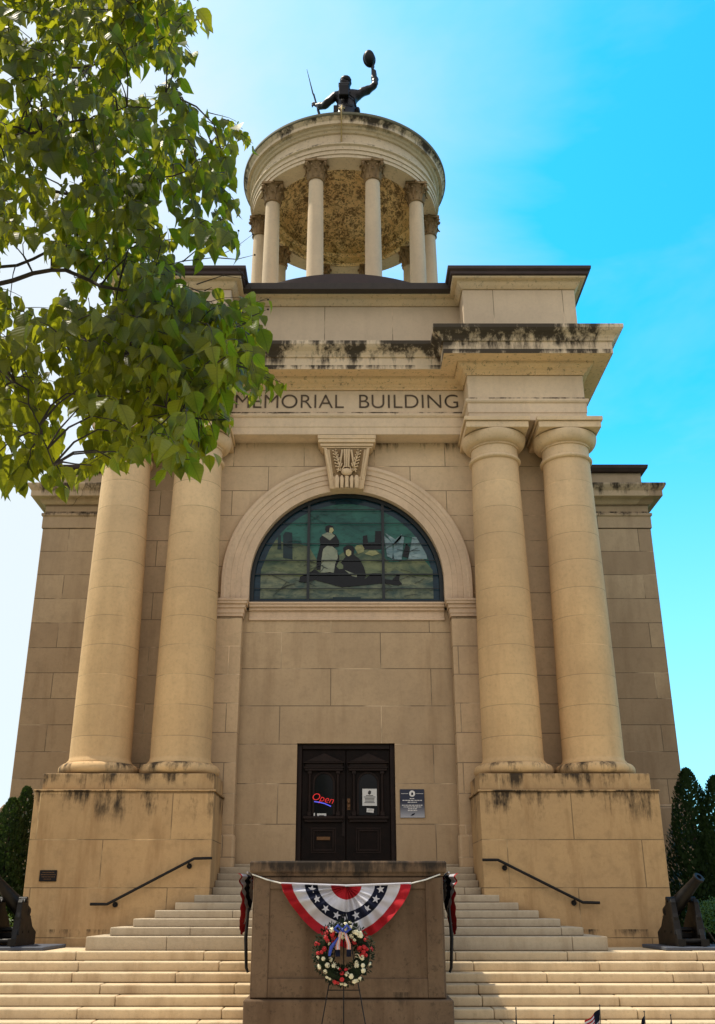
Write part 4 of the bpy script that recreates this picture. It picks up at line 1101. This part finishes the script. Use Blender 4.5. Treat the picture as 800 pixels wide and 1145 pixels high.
# ------------------------------------------------------------------ the bronze soldier
def skin_obj(name, verts, edges, radii, mat, parent, root=0, sub=2):
    me = bpy.data.meshes.new(name); me.from_pydata(verts, edges, []); me.materials.append(mat)
    o = bpy.data.objects.new(name, me); COL.objects.link(o)
    P_ = parent; tot = Vector((0, 0, 0))
    while P_ is not None: tot += P_.location; P_ = P_.parent
    o.parent = parent; o.location = -tot
    o.modifiers.new('skin', 'SKIN'); 
    sv = me.skin_vertices[0].data
    for i, r in enumerate(radii):
        sv[i].radius = r if hasattr(r, '__len__') else (r, r); sv[i].use_root = (i == root)
    md = o.modifiers.new('sub', 'SUBSURF'); md.levels = sub; md.render_levels = sub
    o.modifiers[0].use_smooth_shade = True
    return o
def soldier():
    S = 2.33; F0 = Vector((RX + .05, 28.4, 25.18))
    t = empty('bronze_soldier', (F0.x, F0.y, 25.532), 'dark bronze soldier statue on the dome raising his cap, rifle in left hand', 'statue')
    F0.z = 25.10
    T = lambda x, y, z: tuple(F0 + Vector((x, y, z)) * S)
    V, Ed, Rd = [], [], []
    def add(p, r, link_to=None):
        V.append(T(*p)); Rd.append(tuple(q * S for q in r) if hasattr(r, '__len__') else (r * S, r * S))
        if link_to is not None: Ed.append((link_to, len(V) - 1))
        return len(V) - 1
    pel = add((0, 0, .98), (.155, .12)); wa = add((0, -.005, 1.12), (.16, .12), pel); ch = add((.0, 0, 1.30), (.18, .13), wa); up = add((0, 0, 1.42), (.155, .10), ch)
    nk = add((0, .005, 1.52), .06, up); hd = add((-.005, .01, 1.60), (.085, .095), nk); h2 = add((-.005, .01, 1.70), (.096, .108), hd); h3 = add((-.005, .0, 1.77), (.065, .07), h2)
    # raised right arm
    s1 = add((.17, 0, 1.42), .075, up); e0 = add((.32, -.01, 1.50), .072, s1); e0b = add((.425, -.02, 1.575), .064, e0); e1 = add((.47, -.02, 1.615), .060, e0b); e2 = add((.478, -.015, 1.67), .060, e1); f1 = add((.465, .0, 1.80), .052, e2); w1 = add((.45, .0, 1.93), .046, f1); w1 = add((.44, .0, 1.955), .032, w1); hnd = add((.425, 0, 2.04), (.045, .03), w1)
    for k in range(4):
        a = add((.395 + .018 * k, -.035, 2.09), .012, hnd); b = add((.385 + .02 * k, -.06, 2.13), .010, a)
    a = add((.46, .03, 2.08), .012, hnd)
    # left arm out to the rifle
    s2 = add((-.17, 0, 1.41), .075, up); g0 = add((-.27, .03, 1.33), .072, s2); g1 = add((-.36, .08, 1.27), .064, g0); g2 = add((-.45, .17, 1.36), .052, g1); hn2 = add((-.50, .21, 1.43), (.045, .04), g2)
    for k in range(4):
        a = add((-.54, .20, 1.40 + .022 * k), .013, hn2); b = add((-.555, .235, 1.40 + .022 * k), .011, a)
    a = add((-.50, .245, 1.49), .013, hn2)
    # skirts of the sack coat and legs
    for s in (-1, 1):
        hp = add((s * .09, 0, .90), (.11, .11), pel); kn = add((s * .12, .05 * s, .50), .072, hp); an = add((s * .14, .02 * s, .12), .05, kn); ft = add((s * .15, .02 * s + .14, .05), (.05, .035), an)
    fig = skin_obj('soldier_figure', V, Ed, Rd, M_bronze, t)
    tx = bpy.data.textures.new('coat_folds', 'CLOUDS'); tx.noise_scale = .30; tx.noise_depth = 3
    dm = fig.modifiers.new('folds', 'DISPLACE'); dm.texture = tx; dm.strength = .16; dm.mid_level = .5; dm.texture_coords = 'LOCAL'
    # face turned a little to the left, ears, hair and cap brim shapes
    bm = nb(); hc = Vector(T(-.005, .01, 1.68))
    ball(bm, hc + Vector((-.09, .02, .01)) * S, .022 * S, 2, (1.3, 1, 1.1)); ball(bm, hc + Vector((.088, .0, -.0)) * S, .02 * S, 1, (.5, 1, 1.5)); ball(bm, hc + Vector((-.06, .07, -.06)) * S, .035 * S, 2)
    ball(bm, hc + Vector((0, -.02, .035)) * S, .098 * S, 2, (1, 1, .85)); link('hair', bm, M_bronze2, t, smooth=True)
    bm = nb(); rgt = Vector((S, 0, 0))
    for p in ([(.16, .09), (.18, -.03)],): pass
    # coat skirt
    bm = nb(); n_ = 20
    rr = []
    for z, rx, ry in ((1.10, .155, .125), (1.0, .185, .15), (.88, .20, .17), (.74, .215, .185)):
        rr.append([bm.verts.new(T(rx * math.cos(2 * math.pi * k / n_) * (1 + .03 * math.sin(5 * k)), ry * math.sin(2 * math.pi * k / n_), z)) for k in range(n_)])
    for A_, B_ in zip(rr, rr[1:]):
        for k in range(n_): bm.faces.new([A_[k], A_[(k + 1) % n_], B_[(k + 1) % n_], B_[k]])
    link('coat_skirt', bm, M_bronze, t, smooth=True)
    bm = nb(); rr = [(1.06, .175), (1.11, .17)]
    A_ = [bm.verts.new(T(.172 * math.cos(2 * math.pi * k / n_), .142 * math.sin(2 * math.pi * k / n_), 1.07)) for k in range(n_)]; B_ = [bm.verts.new(T(.168 * math.cos(2 * math.pi * k / n_), .138 * math.sin(2 * math.pi * k / n_), 1.115)) for k in range(n_)]
    for k in range(n_): bm.faces.new([A_[k], A_[(k + 1) % n_], B_[(k + 1) % n_], B_[k]])
    link('belt', bm, M_bronze2, t, smooth=True)
    # knapsack with rolled blanket, box, canteen
    def bx(name, x0, x1, y0, y1, z0, z1, mat, bev=.03):
        bm = nb(); p, q = T(x0, y0, z0), T(x1, y1, z1); box(bm, p[0], q[0], p[1], q[1], p[2], q[2]); return link(name, bm, mat, t, bevel=bev, seg=2)
    bx('knapsack', -.115, .045, -.22, -.115, 1.22, 1.44, M_bronze2)
    bm = nb(); tube(bm, [T(-.12, -.17, 1.465), T(.05, -.17, 1.465)], .035 * S, 12); link('blanket_roll', bm, M_bronze2, t, smooth=True)
    bx('cartridge_box', -.20, -.10, -.10, -.02, .98, 1.12, M_bronze2, .02)
    bm = nb(); ball(bm, T(.19, -.04, 1.02), .09 * S, 2, (.45, 1, 1)); tube(bm, [T(.17, -.04, 1.1), T(.13, -.11, 1.25), T(-.05, -.12, 1.42)], .012 * S, 6); link('canteen', bm, M_bronze2, t, smooth=True)
    # rifle: butt at the foot, bayonet up
    b0, b1 = Vector(T(-.16, .22, .02)), Vector(T(-.535, .215, 1.66)); d = (b1 - b0)
    P_ = lambda f_: b0 + d * f_
    bm = nb(); tube(bm, [P_(0), P_(.08), P_(.2), P_(.24), P_(.8)], [.09, .08, .06, .065, .05], 8); tube(bm, [P_(.3), P_(1.0)], .034, 8); tube(bm, [P_(.22), P_(.24) + Vector((0, .06, 0)), P_(.27)], .012, 6)
    rf = link('rifle', bm, M_bronze, t, smooth=True)
    tip = Vector(T(-.655, .215, 2.20))
    bm = nb(); tube(bm, [P_(.97), P_(1.0) + Vector((-.03, 0, .04)), tip], [.03, .028, .008], 6); link('bayonet', bm, M_bronze, rf, smooth=True)
    # cap held up
    hc = Vector(T(.385, -.06, 2.17)); bm = nb()
    q = Quaternion((0, 1, 0), R(-8)) @ Quaternion((1, 0, 0), R(100))
    prof = [(.003, .06), (.05, .055), (.08, .035), (.092, .0), (.088, -.03), (.105, -.04), (.105, -.05), (.07, -.035), (.003, .02)]
    n_ = 24; rings = [[bm.verts.new(hc + q @ (Vector((r * math.cos(2 * math.pi * k / n_), r * 1.5 * math.sin(2 * math.pi * k / n_), z)) * S)) for k in range(n_)] for r, z in prof]
    for A_, B_ in zip(rings, rings[1:]):
        for k in range(n_): bm.faces.new([A_[k], A_[(k + 1) % n_], B_[(k + 1) % n_], B_[k]])
    link('raised_cap', bm, M_bronze2, t, smooth=True, sharp=50)
soldier()
# cable from the statue's belt over the rim and down the front of the rotunda
ys_ = RY - 3.655
p = [at(382.5, 118, 27.95), at(382, 124, 27.0), Vector((at(382, 129, ys_).x, ys_ - .01, ZA + 1.58)), Vector((at(382, 131, ys_).x, ys_ - .02, ZA + 1.42)), Vector((at(382, 145, 24.9).x, RY - 3.52, ZA + 1.10)), Vector((at(382, 155, 25.0).x, RY - 3.27, ZA + .80)), Vector((at(382, 162, 25.1).x, RY - 3.25, ZA + .56))]
bm = nb(); tube(bm, p, .028, 6)
for dx in (-.12, .10): tube(bm, [p[0] + Vector((dx, .25, .10)), p[0] + Vector((dx * .7, 0, -.12)), p[0] + Vector((0, -.1, -.22))], .035, 6)
tag(link('yellow_cable', bm, M_rope, loc=p[-1], smooth=True), 'yellowed cable running from the statue down over the rotunda rim', 'cable')

# ------------------------------------------------------------------ vegetation
def leafshape(L, W):
    # outline of half an ovate leaf with pointed tip; (along, half width, droop)
    return [(0, .0, 0), (.07, .26, 0), (.20, .45, .0), (.36, .50, -.01), (.54, .42, -.03), (.70, .28, -.07), (.86, .11, -.12), (1.0, 0.0, -.19)]
def add_leaf(bm, base, d, nrm, L, W, cup=.18, serr=True, rnd=random):
    d = d.normalized(); s = d.cross(nrm).normalized(); n_ = s.cross(d).normalized()
    rows = leafshape(L, W); mid = []; lf = []; rt = []
    curl = rnd.uniform(.4, 2.2); uvl = bm.loops.layers.uv.verify(); UV = {}
    for i, (u, w, z) in enumerate(rows):
        c = base + d * (u * L) + n_ * (z * L * curl)
        mid.append(bm.verts.new(c)); UV[mid[-1]] = (u, 0)
        if w > 0:
            ww = w * W * (1 + rnd.uniform(-.10, .10)); lf.append(bm.verts.new(c + s * ww + n_ * (cup * ww))); rt.append(bm.verts.new(c - s * ww + n_ * (cup * ww))); UV[lf[-1]] = (u, w); UV[rt[-1]] = (u, -w)
    m = len(mid); fs = []
    fs.append(bm.faces.new([mid[0], mid[1], lf[0]])); fs.append(bm.faces.new([mid[0], rt[0], mid[1]]))
    for i in range(len(lf) - 1):
        fs.append(bm.faces.new([mid[i + 1], mid[i + 2], lf[i + 1], lf[i]])); fs.append(bm.faces.new([mid[i + 1], rt[i], rt[i + 1], mid[i + 2]]))
    fs.append(bm.faces.new([mid[m - 2], mid[m - 1], lf[-1]])); fs.append(bm.faces.new([mid[m - 2], rt[-1], mid[m - 1]]))
    for f in fs:
        for lp in f.loops: lp[uvl].uv = UV[lp.vert]

MASS = [(208, -60), (216, 5), (226, 28), (214, 50), (196, 62), (204, 100), (222, 122), (250, 122), (268, 140), (272, 158), (258, 178), (250, 210), (258, 232), (262, 255), (244, 268), (232, 262), (226, 285), (204, 294), (196, 306), (206, 322), (236, 318), (262, 340), (286, 345), (288, 372), (280, 392), (290, 412), (314, 430), (296, 440), (262, 425), (240, 424), (250, 448), (256, 470), (236, 488), (222, 500), (216, 520), (206, 532), (190, 520), (180, 496), (160, 505), (140, 510), (118, 522), (100, 518), (110, 500), (128, 490), (112, 462), (92, 468), (84, 440), (70, 430), (62, 455), (58, 490), (66, 515), (70, 535), (52, 535), (36, 520), (20, 525), (0, 540), (-40, 540), (-40, -60)]
HOLES = [(44, 305, 17, 20), (52, 330, 9, 12), (68, 196, 8, 8), (22, 200, 7, 9), (36, 246, 8, 8), (150, 88, 5, 5), (8, 300, 8, 14), (110, 60, 4, 6), (180, 235, 5, 7), (140, 170, 4, 5), (90, 120, 5, 5), (205, 275, 5, 5), (10, 90, 5, 7), (62, 408, 7, 8), (176, 80, 5, 6), (30, 30, 4, 6), (110, 250, 5, 5), (232, 230, 5, 6), (118, 330, 4, 4)]
def inpoly(x, y, P_):
    c = False; j = len(P_) - 1
    for i in range(len(P_)):
        xi, yi = P_[i]; xj, yj = P_[j]
        if (yi > y) != (yj > y) and x < (xj - xi) * (y - yi) / (yj - yi) + xi: c = not c
        j = i
    return c
def proj(v):
    dep = v.y * math.cos(PITCH) + v.z * math.sin(PITCH)
    return 388 + F * v.x / dep, 572.5 - F * (v.z * math.cos(PITCH) - v.y * math.sin(PITCH)) / dep
def tree():
    rnd = random.Random(21)
    t = empty('broadleaf_tree', (-5.2, 7.4, -EYE), 'broad green leafy tree reaching in from the upper left of the photo', 'tree')
    bm = nb()
    tr = [Vector((-5.2, 7.4, -EYE)), Vector((-5.15, 7.35, .2)), Vector((-5.0, 7.2, 1.8)), Vector((-4.85, 7.1, 3.6)), Vector((-4.7, 7.0, 5.6)), Vector((-4.6, 7.0, 7.6)), Vector((-4.5, 7.0, 9.4))]
    tube(bm, tr, [.30, .24, .21, .18, .14, .09, .03], 14)
    link('trunk', bm, M_bark, t, smooth=True)
    limbs = []
    def limb(p0, path_px, r0):           # path in px + depth
        pts = [p0] + [at(x, y, Y) for x, y, Y in path_px]
        out = []
        for i in range(len(pts) - 1):
            for k in range(5): out.append(pts[i].lerp(pts[i + 1], k / 5) + Vector([rnd.uniform(-.03, .03) for _ in range(3)]))
        out.append(pts[-1]); limbs.append((out, r0))
    limb(tr[2], [(-90, 560, 6.9), (0, 400, 6.5), (60, 370, 6.3), (150, 400, 6.1), (200, 470, 6.0)], .055)
    limb(tr[3], [(-60, 330, 6.6), (60, 300, 6.4), (150, 330, 6.2), (230, 370, 6.1), (305, 428, 6.0)], .06)
    limb(tr[3], [(-80, 250, 6.8), (40, 210, 6.8), (130, 220, 6.6), (210, 190, 6.4), (262, 150, 6.4)], .055)
    limb(tr[4], [(-40, 120, 6.8), (60, 80, 6.8), (140, 60, 6.6), (205, 20, 6.5)], .05)
    limb(tr[4], [(0, 20, 7.3), (100, -40, 7.4), (190, -60, 7.4)], .05)
    limb(tr[3], [(0, 300, 7.4), (90, 270, 7.3), (170, 270, 7.2), (240, 260, 7.0)], .045)
    limb(tr[2], [(-100, 420, 6.0), (-20, 400, 5.7), (30, 440, 5.6), (60, 520, 5.6)], .045)
    limb(tr[5], [(-60, -100, 7.2), (60, -140, 7.3), (150, -160, 7.4)], .05)
    limb(tr[3], [(-20, 160, 5.9), (50, 150, 5.7), (110, 130, 5.7), (200, 110, 5.7)], .045)
    allp = []
    for pts, r0 in limbs:
        bm = nb(); n_ = len(pts); tube(bm, pts, [max(.004, r0 * .45 * (1 - i / n_)) for i in range(n_)], 7); link('limb', bm, M_bark, t, smooth=True)
        allp += pts[3:]
    # other limbs away from the view, so that the crown is whole
    extra = []
    bm = nb()
    for k in range(11):
        a = rnd.uniform(R(110), R(330)); z0 = rnd.uniform(1.5, 8.0); b0 = Vector((-4.9, 7.1, z0)); L = rnd.uniform(1.6, 3.0)
        pts = [b0 + Vector((math.cos(a) * L * f_, math.sin(a) * L * f_, .9 * f_ * L * .5)) for f_ in (0, .25, .5, .75, 1)]
        tube(bm, pts, [.05, .04, .03, .02, .008], 6); extra += pts[2:]
    link('limb', bm, M_bark, t, smooth=True)
    twb = nb(); lfb = nb()
    def spray(p, dirv, n_, size, twig=True):
        """a drooping twig with alternate leaves"""
        L = .07 * n_; pts = []; q = p.copy(); d = dirv.normalized()
        for i in range(n_):
            pts.append(q.copy()); d = (d + Vector((0, 0, -.16)) + Vector([rnd.uniform(-.12, .12) for _ in range(3)])).normalized(); q = q + d * .065
        if len(pts) > 1: tube(twb, pts, [max(.0018, .0045 * (1 - i / n_)) for i in range(len(pts))], 4)
        for i, b in enumerate(pts):
            side = Vector((0, 0, 1)).cross(d); side = side.normalized() if side.length > .1 else Vector((1, 0, 0))
            side = side if i % 2 else -side
            x, y = proj(b)
            ld = (d * .45 + side * rnd.uniform(.3, .9) + Vector((0, 0, -rnd.uniform(.55, 1.5)))).normalized()
            nrm = (Vector((rnd.uniform(-.7, .7), rnd.uniform(-1.0, .3), rnd.uniform(.1, .9)))).normalized()
            if abs(nrm.dot(ld)) > .95: nrm = Vector((0, -1, .2))
            s = size * (rnd.uniform(.5, 1.0) if rnd.random() < .7 else rnd.uniform(1.0, 1.3))
            b2_ = b + ld * .02
            add_leaf(lfb, b2_, ld, nrm, s, s * rnd.uniform(.58, .80), cup=rnd.uniform(.05, .75), rnd=rnd)
    cnt = 0; tries = 0
    while cnt < 1450 and tries < 90000:
        tries += 1
        x, y = rnd.uniform(-40, 320), rnd.uniform(-60, 545)
        if not inpoly(x, y - 6, MASS): continue
        if any(((x - hx) / (rx * 1.3 + 9)) ** 2 + ((y - 2 - hy) / (ry * 1.3 + 14)) ** 2 < 1 for hx, hy, rx, ry in HOLES): continue
        Y = rnd.uniform(5.2, 8.2); p = at(x, y, Y)
        if mnoise.noise(p * 1.15) < -.14: continue
        # sprays grow from the nearest limb outwards
        near = min(allp, key=lambda q: (q - p).length)
        dd = (p - near)
        if dd.length > 1.9: continue
        if .15 < dd.length < .5 and rnd.random() < .5:
            j1 = Vector([rnd.uniform(-.06, .06) for _ in range(3)]); up_ = Vector((0, 0, .16 * dd.length))
            tube(twb, [near, near.lerp(p, .3) + up_ + j1 * .6, near.lerp(p, .65) + up_ + j1, p], [.008, .0065, .005, .004], 4)
        dirv = dd.normalized() if dd.length > .05 else Vector((1, 0, 0))
        dirv = dirv * .5 + Vector((rnd.uniform(-.6, .8), rnd.uniform(-.6, .5), rnd.uniform(-.7, .2)))
        # keep the drooping end inside the outline
        n_ = rnd.randint(4, 8)
        e = p + dirv.normalized() * .065 * n_ * .7 + Vector((0, 0, -.16)); ex, ey = proj(e)
        if not inpoly(ex, ey, MASS) or any(((ex - hx) / (rx * 1.3 + 6)) ** 2 + ((ey - hy) / (ry * 1.3 + 9)) ** 2 < 1 for hx, hy, rx, ry in HOLES):
            n_ = 2; 
            if not inpoly(x, y + 10, MASS): continue
        spray(p, dirv, n_, .152); cnt += 1
    # edge sprigs that stick out of the mass
    for x, y, dx, dz, n_, s in [(228, 130, 1, -.1, 5, .13), (250, 132, 1, -.3, 4, .12), (262, 142, .8, -.8, 4, .12), (245, 210, 1, -.4, 4, .12), (240, 235, .8, -.8, 4, .13), (205, 20, .9, .1, 4, .14), (200, 52, .8, -.4, 3, .14), (255, 405, 1, -.1, 6, .12), (280, 412, 1, -.25, 5, .11), (262, 360, .9, -.2, 5, .13), (215, 470, .6, -.7, 5, .13), (236, 462, .9, -.3, 3, .11), (180, 490, .3, -1, 5, .13), (130, 505, -.8, -.4, 5, .12), (112, 512, -.9, -.3, 3, .12), (60, 515, .5, -.9, 4, .14), (30, 510, -.2, -1, 4, .14), (5, 515, .1, -1, 4, .14), (196, 230, .6, -1, 5, .14), (222, 258, .2, -1, 4, .13)]:
        for _ in range(2): spray(at(x + rnd.uniform(-4, 4), y + rnd.uniform(-5, 5), 6.1 + rnd.uniform(-.2, .2)), Vector((dx, rnd.uniform(-.4, .4), dz)), n_, s)
    # rest of the crown, outside the frame
    for k in range(420):
        base = rnd.choice(extra); p = base + Vector([rnd.gauss(0, .75), rnd.gauss(0, .75), rnd.gauss(0, .7)])
        x, y = proj(p) if p.y * math.cos(PITCH) + p.z * math.sin(PITCH) > .5 else (-999, 0)
        if x > -60 and y > -90: continue
        if p.z < .3: continue
        spray(p, Vector((rnd.uniform(-1, 1), rnd.uniform(-1, 1), -.3)), 6, .15)
    link('foliage', lfb, M_leaf, t, recalc=False, smooth=True, sharp=60)
    link('twigs', twb, M_bark, t, recalc=False)
    # bare twigs poking out toward the rotunda
    bm = nb()
    for pth in ([(175, 300), (205, 292), (240, 288), (262, 278), (283, 262)], [(240, 288), (250, 275), (256, 262), (258, 256)], [(205, 292), (222, 278), (232, 268), (240, 256)], [(240, 288), (265, 290), (285, 285)], [(262, 278), (266, 268), (267, 258)], [(220, 318), (250, 308), (274, 312)], [(230, 350), (262, 345), (285, 338), (300, 335)], [(262, 345), (278, 352), (300, 346)], [(266, 300), (276, 312), (281, 322)]):
        pts = [at(x, y, 6.2) for x, y in pth]; tube(bm, pts, [.0055 - .0042 * i / (len(pts) - 1) for i in range(len(pts))], 5)
        for q in pts[1:]: ball(bm, q, .009, 1)
    link('bare_twig', bm, M_bark, t)
tree()

def conifer(cx, cy, z0, h, r, label, seed):
    rnd = random.Random(seed)
    t = empty('arborvitae', (cx, cy, z0), label, 'shrub', 'conical evergreens beside the pedestals')
    bm = nb(); tube(bm, [(cx, cy, z0), (cx, cy, z0 + h * .9)], [.08, .01], 8); link('trunk', bm, M_bark, t)
    bm = nb(); n_ = int(7500 * h * r / 3)
    for k in range(n_):
        f_ = rnd.random() ** 1.15; a = rnd.uniform(0, 2 * math.pi)
        rr = r * ((1 - f_) ** .62) * (.80 + .20 * math.sin(5 * a + f_ * 13) * rnd.random()) * min(1, (f_ + .12) / .2) * (1 - .45 * rnd.random() ** 3) + .02
        p = Vector((cx + rr * math.cos(a), cy + rr * math.sin(a), z0 + f_ * h))
        out = Vector((math.cos(a), math.sin(a), 0)); d = (out * .55 + Vector((rnd.uniform(-.35, .35), rnd.uniform(-.35, .35), 1))).normalized()
        s = rnd.uniform(.07, .15) * (1 - .4 * f_); w = d.cross(out + Vector((rnd.uniform(-.6, .6), rnd.uniform(-.6, .6), 0))).normalized() * s * .32
        v = [bm.verts.new(p), bm.verts.new(p + d * s * .5 + w), bm.verts.new(p + d * s), bm.verts.new(p + d * s * .5 - w)]
        bm.faces.new(v)
        for q in (-1, 1):
            d2 = (d + w.normalized() * q * .8).normalized(); b_ = p + d * s * .3
            bm.faces.new([bm.verts.new(b_), bm.verts.new(b_ + d2 * s * .3 + d * s * .08), bm.verts.new(b_ + d2 * s * .55), bm.verts.new(b_ + d2 * s * .25 - d * s * .06)])
    link('crown', bm, M_thuja, t, recalc=False)
def conif_px(px_, py_, Y, r, label, seed):
    tip = at(px_, py_, Y); conifer(tip.x, Y, ZL - .02, tip.z - ZL, r, label, seed)
conif_px(31, 880, 24.3, .80, 'dark conical evergreen close against the left wing wall', 1)
conif_px(15, 893, 23.8, .95, 'shorter conical evergreen at the left frame edge behind the cannon', 2)
conif_px(-14, 900, 23.6, 1.0, 'conical evergreen half cut off by the left frame edge', 3)
conif_px(767, 860, 24.6, 1.15, 'tall dark conical evergreen close against the right wing wall', 4)
conif_px(799, 868, 24.2, 1.15, 'conical evergreen at the right frame edge', 5)
def bush(cx, cy, z0, r, h, label, seed, n_=2600):
    rnd = random.Random(seed); t = empty('round_shrub', (cx, cy, z0), label, 'shrub', 'low round shrubs beside the landing')
    bm = nb()
    for k in range(6):
        a = rnd.uniform(0, 6.28); tube(bm, [(cx, cy, z0), (cx + .6 * r * math.cos(a), cy + .6 * r * math.sin(a), z0 + h * .6)], [.02, .006], 5)
    link('stems', bm, M_bark, t)
    bm = nb()
    for k in range(n_):
        a = rnd.uniform(0, 2 * math.pi); e = math.asin(rnd.uniform(-.1, 1)); q = rnd.uniform(.72, 1.03) * (1 + .07 * math.sin(4 * a + 3 * e))
        p = Vector((cx + r * q * math.cos(a) * math.cos(e), cy + r * q * math.sin(a) * math.cos(e), z0 + h * .35 + h * .65 * q * math.sin(e)))
        d = Vector((rnd.uniform(-1, 1), rnd.uniform(-1, 1), rnd.uniform(-.2, 1))).normalized(); w = d.orthogonal().normalized() * .018; L = .05
        bm.faces.new([bm.verts.new(p), bm.verts.new(p + d * L * .5 + w), bm.verts.new(p + d * L), bm.verts.new(p + d * L * .5 - w)])
    link('foliage', bm, M_bush, t, recalc=False)
c = at(803, 1045, 22.3); bush(c.x, 22.3, ZL - .02, .62, .95, 'rounded lighter green shrub behind the right cannon', 9)
c = at(-22, 1045, 22.2); bush(c.x, 22.2, ZL - .02, .6, .9, 'rounded green shrub behind the left cannon', 10)
# grass strips where the flags stand
rnd = random.Random(4); bm = nb()
for k in range(16000):
    x = rnd.choice([rnd.uniform(1.25, 9), rnd.uniform(-9, -2.65)]); y = rnd.uniform(14.65, 16.55); h = rnd.uniform(.04, .09); a = rnd.uniform(0, 6.28)
    w = Vector((math.cos(a), math.sin(a), 0)) * .006; p = Vector((x, y, -EYE)); l = Vector((rnd.uniform(-.03, .03), rnd.uniform(-.03, .03), h))
    bm.faces.new([bm.verts.new(p - w), bm.verts.new(p + w), bm.verts.new(p + l)])
tag(link('grass', bm, M_grass, recalc=False), 'short grass in the strips before the steps', kind='stuff')

# ------------------------------------------------------------------ lift to ground = 0
for o in list(COL.objects):
    if o.parent is None: o.location.z += EYE

# ------------------------------------------------------------------ light
SUN_EL, SUN_AZ = R(64.5), R(-74.3)           # azimuth from +Y, negative = toward -X (left, slightly behind the building)
sd = Vector((math.sin(SUN_AZ) * math.cos(SUN_EL), math.cos(SUN_AZ) * math.cos(SUN_EL), math.sin(SUN_EL)))
su = bpy.data.lights.new('sun', 'SUN'); su.energy = 5.0; su.angle = R(.53); su.color = (1.0, .90, .74)
so = bpy.data.objects.new('sun', su); COL.objects.link(so); so.rotation_euler = (-sd).to_track_quat('-Z', 'Y').to_euler(); so.location = (-10, 10, 40)
w = bpy.data.worlds.new('World'); scene.world = w; w.use_nodes = True
nt = w.node_tree; nt.nodes.clear(); n = N(nt)
out = n.new('ShaderNodeOutputWorld'); bg = n.new('ShaderNodeBackground'); bg.inputs[1].default_value = .15
sky = n.new('ShaderNodeTexSky', sky_type='NISHITA'); sky.sun_disc = False; sky.sun_elevation = SUN_EL; sky.sun_rotation = SUN_AZ
sky.air_density = 1.0; sky.dust_density = 1.5; sky.ozone_density = 1.0; sky.altitude = 200
tint = n.mix(1.0, sky.outputs[0], (.22, 2.2, 2.75, 1), 'MULTIPLY')
tc = n.new('ShaderNodeTexCoord'); v = tc.outputs['Generated']
dt = n.new('ShaderNodeVectorMath', operation='DOT_PRODUCT'); n.link(v, dt.inputs[0]); dt.inputs[1].default_value = Vector((-1, .02, .0)).normalized()
cl = n.noise(n.scalev(v, (1, 1, 2.2)), 2.2, 6, .6, .4)
fx = n.math('ADD', n.ramp(dt.outputs['Value'], -.20, .30), n.math('MULTIPLY', n.math('SUBTRACT', cl, .5), .7))
sepv = n.new('ShaderNodeSeparateXYZ'); n.link(v, sepv.inputs[0])
low = n.ramp(sepv.outputs[2], .05, .45, .55, 0)
haze = n.math('MAXIMUM', n.ramp(fx, .0, .9, 0, .95), low)
skyc = n.mix(haze, tint, (5.9, 6.3, 6.6, 1))
zen = n.ramp(sepv.outputs[2], .80, .93)
skyc = n.mix(zen, skyc, (1.0, 1.9, 3.0, 1))  # unseen zenith darkened to cut the fill on the steps
behind = n.ramp(n.math('ADD', n.math('MULTIPLY', sepv.outputs[1], -1), n.math('MULTIPLY', n.math('SUBTRACT', cl, .5), .5)), -.1, .5)   # bright fill added behind the camera to light the shaded front
bcol = n.mix(n.ramp(sepv.outputs[2], .06, .30), (1.9, 1.8, 1.6, 1), (7.9, 7.5, 7.4, 1))
n.link(n.mix(n.math('MULTIPLY', behind, n.ramp(sepv.outputs[2], .80, .93, 1, .2)), skyc, bcol), bg.inputs[0]); n.link(bg.outputs[0], out.inputs[0])

# ------------------------------------------------------------------ camera
cd = bpy.data.cameras.new('camera'); cam = bpy.data.objects.new('camera', cd); COL.objects.link(cam); scene.camera = cam
cam.location = (0, 0, EYE); cam.rotation_euler = (math.pi / 2 + PITCH, 0, 0)
cd.sensor_width = 36; cd.sensor_fit = 'VERTICAL'; cd.sensor_height = 36; cd.lens = F / 1145 * 36; cd.shift_x = 12 / 1145 * -1; cd.clip_start = .05; cd.clip_end = 3000
cd.shift_x = 12 / 1145
cd.shift_x = -12 / 1145 if False else 12 / 1145
scene.view_settings.view_transform = 'Standard'; scene.view_settings.look = 'None'; scene.view_settings.exposure = 0; scene.view_settings.gamma = 1
scene.cycles.max_bounces = 6; scene.cycles.transparent_max_bounces = 8
